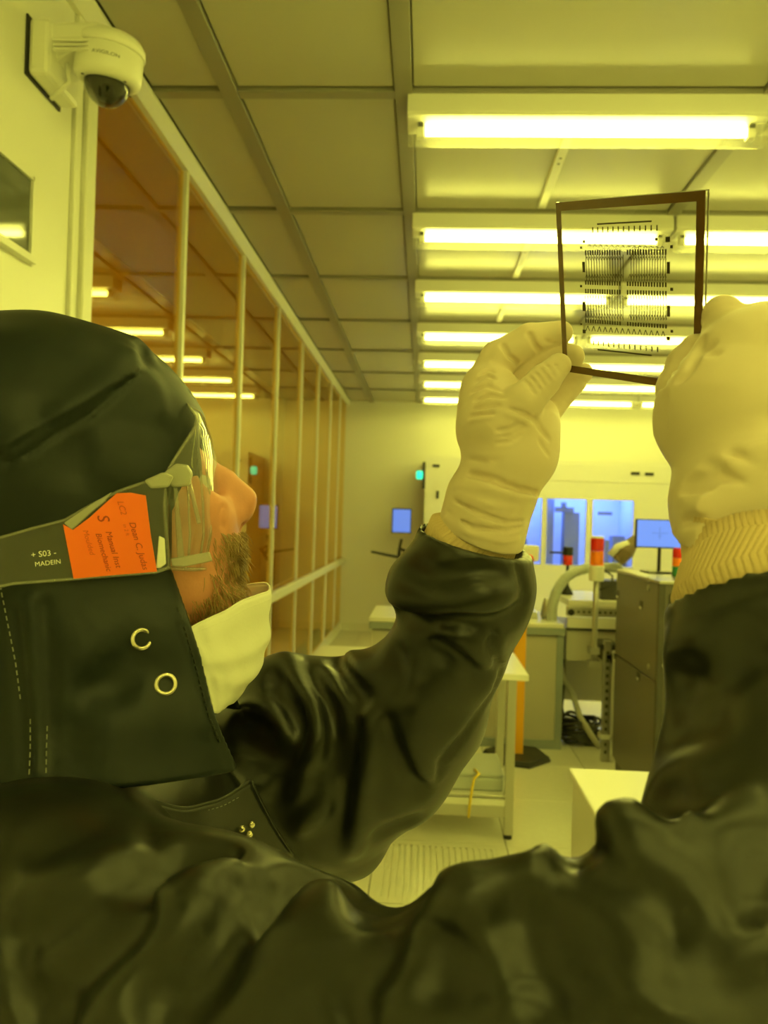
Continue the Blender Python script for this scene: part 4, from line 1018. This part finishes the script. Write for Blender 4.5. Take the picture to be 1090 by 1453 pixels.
# open cuffs
def cuff(Pc, axis, r_in, depth):
    axis = np.array(axis) / np.linalg.norm(axis)
    v.cut(Pc, axis, .003, Pc - .09, Pc + .09 + axis * .06)
    v.chain([Pc - axis * depth, Pc + axis * .05], [r_in, r_in], .004, 'sub')
lc0, lc1 = at(590, 744, .757), at(750, 787, .757); LCC = (lc0 + lc1) / 2
lax = at(700, 680, .752) - at(668, 790, .757); wid = lc1 - lc0; wid /= np.linalg.norm(wid); tilt = np.array([0, -1, .0]); lax = lax - wid * lax.dot(wid); lax /= np.linalg.norm(lax); lax = lax + np.array([0, -.12, 0]); lax /= np.linalg.norm(lax)
cuff(LCC, lax, .049, .04)
rc0, rc1 = at(950, 856, .50), at(1210, 806, .50); RCC = (rc0 + rc1) / 2
rax = at(1060, 760, .515) - at(1078, 900, .49); rw = (rc1 - rc0); rw /= np.linalg.norm(rw); rax = rax - rw * rax.dot(rw); rax /= np.linalg.norm(rax)
cuff(RCC, rax, .054, .04)
SUITV = v
suit = v.mesh('coverall', M['suit'], person)
# collar flap lying over the chest, with silver snaps
def flap_pt(s_, t_):
    top = [(190, 1128, .600), (262, 1150, .628), (310, 1137, .655), (356, 1108, .690)]; low = [(250, 1240, .600), (320, 1230, .635), (372, 1222, .670), (416, 1214, .705)]
    a = [0, .33, .66, 1]; p = [np.interp(s_, a, [r[k] for r in top]) for k in range(3)]; q = [np.interp(s_, a, [r[k] for r in low]) for k in range(3)]
    P = at(*p) * (1 - t_) + at(*q) * t_
    return P + np.array([0, -.006 * math.sin(PI * t_) - .002 * math.sin(s_ * 9), 0])
ns, nt_ = 24, 14; V = [flap_pt(i / (ns - 1), j / (nt_ - 1)) for j in range(nt_) for i in range(ns)]
A = np.array(V).reshape(nt_, ns, 3)
for _ in range(3): A[:, 1:-1] = (A[:, :-2] + 2 * A[:, 1:-1] + A[:, 2:]) / 4
V = A.reshape(-1, 3); Fq = [(j * ns + i, j * ns + i + 1, (j + 1) * ns + i + 1, (j + 1) * ns + i) for j in range(nt_ - 1) for i in range(ns - 1)]
flap = raw_mesh('collar_flap', V, Fq, M['suit'], suit); so = flap.modifiers.new('thick', 'SOLIDIFY'); so.thickness = .003; so.offset = 0
MB().tube(A[0], .0021, n=7).build('collar_edge', M['suit'], flap, smooth=True); MB().tube(A[:, -1], .0021, n=7).build('collar_edge', M['suit'], flap, smooth=True)
b = MB()
for k in range(3, 20):
    q0, q1 = A[1][k], A[1][k] * .45 + A[1][k + 1] * .55; o_ = np.array([0, -.0022, 0]); b.tube([q0 + o_, q1 + o_], .0005, n=5)
b.build('stitching', M['thread'], flap, kind='stuff')
for (px, py) in ((334, 1188), (343, 1176), (357, 1170), (354, 1184), (344, 1193)):
    r_ = ray(px, py); d_ = np.linalg.norm(np.cross(A.reshape(-1, 3) - CAM, r_ / np.linalg.norm(r_)), axis=1); p = A.reshape(-1, 3)[int(np.argmin(d_))]; p = CAM + r_ * p[1]
    n_ = -(p - CAM) / np.linalg.norm(p - CAM)
    MB().lathe([(.0, .002), (.0022, .0026), (.0030, .001), (.0031, 0), (.0028, -.003)], p + n_ * .003, axis=n_ + np.array([.4 * math.cos(px), 0, .5 * math.sin(px)]), n=14).build('collar_snap', M['snap'], flap, smooth=True)

# --- trousers and boots under the coverall, out of the frame
v = Vol((-.62, .40, -.01), (.06, 1.0, 1.10), .012)
v.chain([(-.34, .69, 1.10), (-.34, .69, .92)], [.165, .165], .05)
for sy in (.58, .80): v.chain([(-.34, sy, .90), (-.31, sy, .52), (-.34, sy, .12)], [.105, .085, .075], .05)
v.mesh('trousers', M['suit'], person)
for sy in (.58, .80):
    b = Vol((-.46, sy - .09, -.01), (-.08, sy + .09, .22), .008)
    b.chain([(-.34, sy, .20), (-.345, sy, .06)], [.06, .055], .03); b.chain([(-.37, sy, .045), (-.17, sy, .042)], [.045, .042], .03); b.cut((0, sy, .004), (0, 0, -1), .004)
    b.mesh('boot', M['hood'], person)

# --- left glove, thumb in front of the photomask and fingers behind it
v = Vol(at(610, 800, .80) - [.01, .10, .02], at(860, 440, .80) + [.01, .06, .02], .0014)
Y0 = .752
v.chain([at(716, 655, Y0), at(712, 606, Y0 + .004), at(704, 578, Y0 + .012)], [.0385, .040, .033], .02)
v.chain([at(694, 605, Y0 + .01), at(690, 550, Y0 + .018)], [.026, .022], .02)
v.chain([at(755, 600, Y0 + .02), at(752, 650, Y0 + .008)], [.024, .024], .025)
v.chain([at(768, 590, Y0 + .035), at(766, 640, Y0 + .02)], [.014, .013], .02)
v.chain([at(684, 552, Y0 + .022), at(708, 510, Y0 + .026), at(752, 482, Y0 + .026), at(796, 472, Y0 + .024)], [.0205, .0185, .0160, .0118], .004)     # index
v.chain([at(722, 556, Y0 + .047), at(757, 508, Y0 + .040), at(812, 506, Y0 + .026)], [.017, .0145, .0122], .003)     # middle
v.chain([at(745, 560, Y0 + .055), at(792, 540, Y0 + .048), at(828, 529, Y0 + .036)], [.015, .0125, .0098], .003)     # ring
v.chain([at(770, 592, Y0 + .045), at(798, 560, Y0 + .046), at(818, 543, Y0 + .042)], [.0150, .0125, .0102], .003)     # little
v.chain([at(708, 612, Y0 - .016), at(742, 572, Y0 - .024), at(772, 540, Y0 - .022), at(793, 519, Y0 - .016)], [.025, .0180, .0152, .0118], .005)      # thumb
v.chain([at(714, 660, Y0), at(706, 690, Y0), at(694, 712, Y0), at(684, 752, Y0), at(676, 790, Y0)], [.0385, .0375, .0400, .0400, .0400], .008)
F_ = lambda px, w_, a, t=.35: v.fold(px, w_ * .80, a * 1.6, t)
for (a, b, c_) in (((664, 560), (690, 548), (716, 556)), ((668, 572), (695, 562), (722, 566)), ((672, 545), (692, 533), (706, 540)), ((676, 535), (694, 524), (702, 530)), ((668, 582), (690, 578), (715, 575)), ((662, 592), (685, 588), (705, 586))):
    F_([a, b, c_], .0030, -.0028, .3)
    F_([(a[0] + 1, a[1] + 5), (b[0], b[1] + 5), (c_[0], c_[1] + 5)], .0032, .0016, .3)
F_([(711, 486), (721, 504), (736, 518)], .0030, -.0036, .12); F_([(749, 470), (757, 487), (767, 500)], .0030, -.0034, .12); F_([(711, 494), (718, 508), (730, 518)], .003, .0016)
F_([(770, 480), (780, 486), (792, 487)], .002, -.0016)
for i in range(6):
    x, y = 748 + 7 * i, 548 - 6 * i
    F_([(x - 6, y - 10), (x + 6, y + 2), (x + 14, y + 16)], .0026, -.0018, .3)
F_([(715, 578), (742, 586), (765, 600), (772, 612)], .0026, -.0030, .3); F_([(712, 585), (738, 594), (758, 606)], .003, .002)
F_([(700, 612), (722, 610), (748, 600)], .0026, -.0030, .3); F_([(702, 621), (725, 618), (750, 604)], .0026, -.0026, .3); F_([(700, 630), (725, 626), (745, 612)], .0024, -.002, .3)
F_([(756, 585), (768, 610), (783, 628)], .0035, -.0035, .3); F_([(762, 620), (772, 636), (782, 650)], .003, -.002)
F_([(660, 672), (700, 680), (735, 694), (765, 700)], .0040, -.0050, .12); F_([(640, 690), (690, 692), (730, 704), (762, 706)], .0045, .0030, .15)
F_([(700, 690), (725, 688), (755, 702)], .003, -.003); F_([(712, 678), (735, 690), (748, 700)], .0025, .002)
F_([(640, 706), (680, 728), (720, 742), (748, 738)], .0030, -.0028, .2); F_([(632, 722), (670, 748), (720, 752), (746, 746)], .0028, -.0026, .2)
F_([(630, 733), (665, 757), (710, 768), (740, 764)], .0030, .0024, .1); F_([(645, 698), (690, 716), (740, 722)], .0034, .0022, .2)
F_([(660, 650), (690, 656), (720, 652)], .004, -.0014)
g0, g1 = at(627, 737, Y0), at(742, 779, Y0); gd = g1 - g0; gd /= np.linalg.norm(gd); gx = np.array([0, -1, 0]); gn = np.cross(gd, gx); gn = gn if gn[2] < 0 else -gn
GC = (g0 + g1) / 2; v.cut(GC, gn + np.array([0, .34, 0]), .002)
v.chain([GC + gn * .036, GC + gn * .07], [.0350, .0350], .001, 'sub')
LG = v
gl_ = v.mesh('glove', M['glove'], person); gl_['label'] = 'cream glove pinching the lower corner of the photomask'

# --- right glove, nearest the viewer
v = Vol(at(900, 800, .62) - [.0, .12, .02], at(1230, 390, .62) + [.0, .08, .02], .002)
Y1 = .565
v.chain([at(1050, 655, Y1 - .013), at(1034, 590, Y1), at(1052, 525, Y1 + .006)], [.041, .0500, .037], .012)
v.chain([at(1090, 600, Y1 + .005), at(1100, 510, Y1 + .015)], [.045, .038], .03)
v.chain([at(1065, 530, Y1 + .02), at(1032, 476, Y1 + .028), at(1025, 446, Y1 + .034), at(1016, 462, Y1 + .060)], [.026, .0180, .0138, .0125], .007)     # index knuckle, finger folded away
v.chain([at(985, 600, Y1 + .030), at(966, 552, Y1 + .044), at(972, 517, Y1 + .048), at(986, 494, Y1 + .046)], [.022, .0180, .0140, .0110], .002)       # thumb
for i, (x, y) in enumerate(((1082, 462), (1120, 475), (1152, 500))):
    v.chain([at(x + 10, y + 50, Y1 + .02), at(x, y, Y1 + .03), at(x - 25, y + 10, Y1 + .065), at(x - 35, y + 40, Y1 + .07)], [.020, .0165, .0145, .012], .012)
v.chain([at(1050, 650, Y1 - .013), at(1058, 676, Y1 - .019), at(1062, 700, Y1 - .025), at(1064, 722, Y1 - .030), at(1068, 740, Y1 - .034), at(1070, 760, Y1 - .039), at(1072, 810, Y1 - .050)], [.0425, .0415, .0478, .0474, .0432, .0462, .0470], .005)
F_ = lambda px, w_, a, t=.35: v.fold(px, w_, a * 2.3, t)
F_([(990, 655), (1020, 662), (1060, 690), (1090, 712)], .0040, -.0028, .3); F_([(1025, 640), (1060, 652), (1090, 668)], .0040, -.0028, .3); F_([(1010, 648), (1050, 668), (1088, 690)], .004, .002, .3)
F_([(965, 690), (1000, 678), (1050, 680), (1088, 690)], .0045, -.0034, .25); F_([(960, 704), (1000, 695), (1060, 700)], .004, -.003, .3)
F_([(955, 725), (1000, 716), (1060, 714), (1095, 722)], .010, .0035, .2); F_([(962, 742), (1000, 736), (1060, 738)], .005, -.0035, .3)
F_([(962, 765), (985, 752), (1030, 745), (1070, 748), (1095, 758)], .0040, .0035, .1)
F_([(994, 478), (990, 500), (978, 524), (958, 548)], .0032, -.006, .2); F_([(995, 500), (1005, 492), (1016, 490)], .004, -.003)
for i in range(5): F_([(936 + 2 * i, 545 + 14 * i), (948, 548 + 14 * i)], .003, -.0022, .4)
F_([(998, 505), (1012, 500), (1022, 504)], .003, -.002); F_([(940, 540), (955, 530), (968, 510)], .003, -.002)
h0, h1 = at(970, 768, Y1 - .040), at(1160, 752, Y1 - .040); hd = h1 - h0; hd /= np.linalg.norm(hd); hn = np.cross(hd, np.array([0, -1, 0])); hn = hn if hn[2] < 0 else -hn
HCC = (h0 + h1) / 2; hn = hn + np.array([0, .26, 0]); hn /= np.linalg.norm(hn); v.cut(HCC, hn, .002); v.chain([HCC + hn * .036, HCC + hn * .06], [.0430, .0430], .001, 'sub')
gr_ = v.mesh('glove', M['glove'], person); gr_['label'] = 'cream glove closest to the viewer, seen from its back'

# --- knit cuffs
def knit(path, rads, name, ribs, amp):
    pts = [Vector(p) for p in path]; n = ribs * 6; V = []; k = len(pts)
    ref = Vector((0, -1, 0))
    for i, p in enumerate(pts):
        t = (pts[min(i + 1, k - 1)] - pts[max(i - 1, 0)]).normalized(); u = (ref - t * ref.dot(t)).normalized(); w_ = t.cross(u)
        for j in range(n):
            a = 2 * PI * j / n; r = rads[i] + amp * abs(math.sin(a * ribs / 2)) ** .7
            V.append(p + (u * math.cos(a) + w_ * math.sin(a)) * r)
    Fq = [(i * n + j, i * n + (j + 1) % n, (i + 1) * n + (j + 1) % n, (i + 1) * n + j) for i in range(k - 1) for j in range(n)]
    o = raw_mesh(name, V, Fq, M['knit'], person); so = o.modifiers.new('thick', 'SOLIDIFY'); so.thickness = .002; so.offset = -1
    return o
a0, a1 = np.array(GC) - gn * -.0, LCC - lax * .03
knit([GC - gn * .02, GC - gn * .002, LCC - lax * .004, LCC - lax * .012, a1], [.0352, .0368, .0460, .0470, .0460], 'knit_cuff', 60, .0008)
b1 = RCC - rax * .025
kp = [HCC - hn * .02, HCC + hn * .001, HCC * .62 + RCC * .38, HCC * .34 + RCC * .66, HCC * .12 + RCC * .88, RCC + rax * .004, b1]
knit(kp, [.0415, .0425, .0430, .0440, .0480, .0530, .0525], 'knit_cuff', 76, .0010)

# ------------------------------------------------------------------ the photomask
pm = bpy.data.objects.new('photomask', None); C.objects.link(pm)
tag(pm, 'square glass photomask with dark border and fine dashed pattern, held between two gloves', 'photomask')
wv = Vector((.45046265, .06498017, -.94489927))
pm.matrix_world = Matrix.Translation(Vector(CAM) + Vector((.17200032, .69930038, .20570375)) * .95) @ Matrix.Rotation(wv.length, 4, wv.normalized())
pm.rotation_mode = 'XYZ'
S = .152; TK = .0032
def pmb(b, name, m, kind=None, bevel=0): return b.build(name, m, pm, local=True, kind=kind, bevel=bevel)
M['quartz'] = clear_mat('quartz_plate', (.93, .93, .90), ior=1.5, rough=.004)
M['chrome'] = mat('mask_chrome', (.12, .058, .012), .14, metal=.0, spec=.8)
M['chrome_p'] = mat('mask_pattern', (.040, .030, .012), .3)
h = S / 2
pmb(MB().box(-h, h, 0, TK, -h, h), 'glass_plate', M['quartz'])
y0, y1 = -.0006, -.0001; bw = .0066
pmb(MB().box(-h, h, y0, y1, h - bw * 1.1, h), 'chrome_border', M['chrome']); pmb(MB().box(-h, h, y0, y1, -h, -h + bw), 'chrome_border', M['chrome'])
pmb(MB().box(-h, -h + bw * .85, y0, y1, -h + bw, h - bw * 1.1), 'chrome_border', M['chrome']); pmb(MB().box(h - bw * 1.12, h, y0, y1, -h + bw, h - bw * 1.1), 'chrome_border', M['chrome'])
# thin ground edge that catches the light along the top and sides
pmb(MB().box(-h, h, TK, TK + .0006, h - .0008, h + .0004).box(h - .0008, h + .0004, TK, TK + .0006, -h, h), 'ground_edge', M['steel'], kind='stuff')
# pattern: measured on the plate through its four corners
def homog():
    src = [(786, 287), (1005, 270), (991, 556), (804, 528)]; dst = [(-h, h), (h, h), (h, -h), (-h, -h)]; A_ = []; B_ = []
    for (x, y), (X_, Y_) in zip(src, dst): A_ += [[x, y, 1, 0, 0, 0, -X_ * x, -X_ * y], [0, 0, 0, x, y, 1, -Y_ * x, -Y_ * y]]; B_ += [X_, Y_]
    return np.append(np.linalg.solve(np.array(A_, float), np.array(B_, float)), 1).reshape(3, 3)
HM = homog()
def pl(px, py): q = HM @ np.array([px, py, 1.0]); return q[0] / q[2], q[1] / q[2]
cr = lambda x, y: (820 + x * 140 / 1017, 310 + y * 200 / 1453)        # from a close look at the plate
pat = MB()
def rect(x0, x1, z0, z1): pat.box(min(x0, x1), max(x0, x1), y0, y1, min(z0, z1), max(z0, z1))
def dashrow(xa, ya, xb, yb, n, hgt, wid, skip=()):
    A_, B_ = pl(*cr(xa, ya)), pl(*cr(xb, yb))
    for i in range(n):
        if i in skip: continue
        t = i / (n - 1); x = A_[0] + (B_[0] - A_[0]) * t; z = A_[1] + (B_[1] - A_[1]) * t
        rect(x - wid / 2, x + wid / 2, z - hgt / 2, z + hgt / 2)
sk = (15, 16)
for (xa, ya, xb, yb, hg) in ((83, 377, 915, 375, .0042), (90, 692, 912, 718, .0038), (92, 782, 912, 808, .0040), (100, 1085, 910, 1142, .0033)): dashrow(xa, ya, xb, yb, 32, hg, .0012, sk)
dashrow(152, 135, 826, 118, 13, .0044, .0009); dashrow(180, 1305, 824, 1370, 13, .0042, .0009)
for (a, b_) in (((83, 385), (915, 385)), ): pass
for i in range(31):                                                    # hairlines joining the dash rows
    if i in (15, 16): continue
    t = i / 30; xA = 85 + (915 - 85) * t
    for (ya, yb, wd) in ((400, 680, .00026), (830, 1080, .00024)):
        P0, P1 = pl(*cr(xA, ya)), pl(*cr(xA + 3, yb)); rect(P0[0] - wd / 2, P0[0] + wd / 2, P0[1], P1[1])
for (x, ya, yb) in ((62, 475, 585), (942, 480, 603), (72, 888, 985), (938, 932, 1043)):
    P0, P1 = pl(*cr(x, ya)), pl(*cr(x, yb)); rect(P0[0] - .0014, P0[0] + .0014, P0[1], P1[1])
for (x, y, s_) in ((62, 260, .0013), (938, 242, .0020), (34, 326, .0010), (977, 320, .0012), (42, 730, .0010), (972, 765, .0012), (52, 1118, .0009), (968, 1190, .0011), (84, 1192, .0016), (932, 1262, .0016), (820, 240, .0013)):
    P0 = pl(*cr(x, y)); rect(P0[0] - s_, P0[0] + s_, P0[1] - s_, P0[1] + s_)
def bar(xa, ya, xb, yb, wd):
    A_, B_ = np.array(pl(*cr(xa, ya))), np.array(pl(*cr(xb, yb))); d_ = (B_ - A_) / np.linalg.norm(B_ - A_); n_ = np.array([-d_[1], d_[0]]) * wd / 2
    q = [A_ + n_, B_ + n_, B_ - n_, A_ - n_]; pat.prism([tuple(x) for x in q], 1, y0, y1)
bar(198, 72, 770, 45, .0013); bar(225, 1372, 762, 1428, .0013)
for i in range(14):                                                     # zigzag chains above and below the arrays
    t = i / 13
    for (yA, yB, hg, wd) in ((300, 325, 12, .0003), (1160, 1215, 26, .0004)):
        xA = 120 + (880 - 120) * t; yC = yA + (yB - yA) * t
        bar(xA - 18, yC + hg, xA, yC - hg, wd); bar(xA, yC - hg, xA + 18, yC + hg, wd)
for i in range(30):
    if i in (14, 15): continue
    t = i / 29; xA = 95 + (905 - 95) * t
    for (yC, hg) in ((440, 20), (625, 20), (1030 + 20 * t, 22)):
        bar(xA - 10, yC + hg, xA + 2, yC - hg, .00016); bar(xA + 2, yC - hg, xA + 14, yC + hg, .00016)
pmb(pat, 'dash_pattern', M['chrome_p'], kind='stuff')
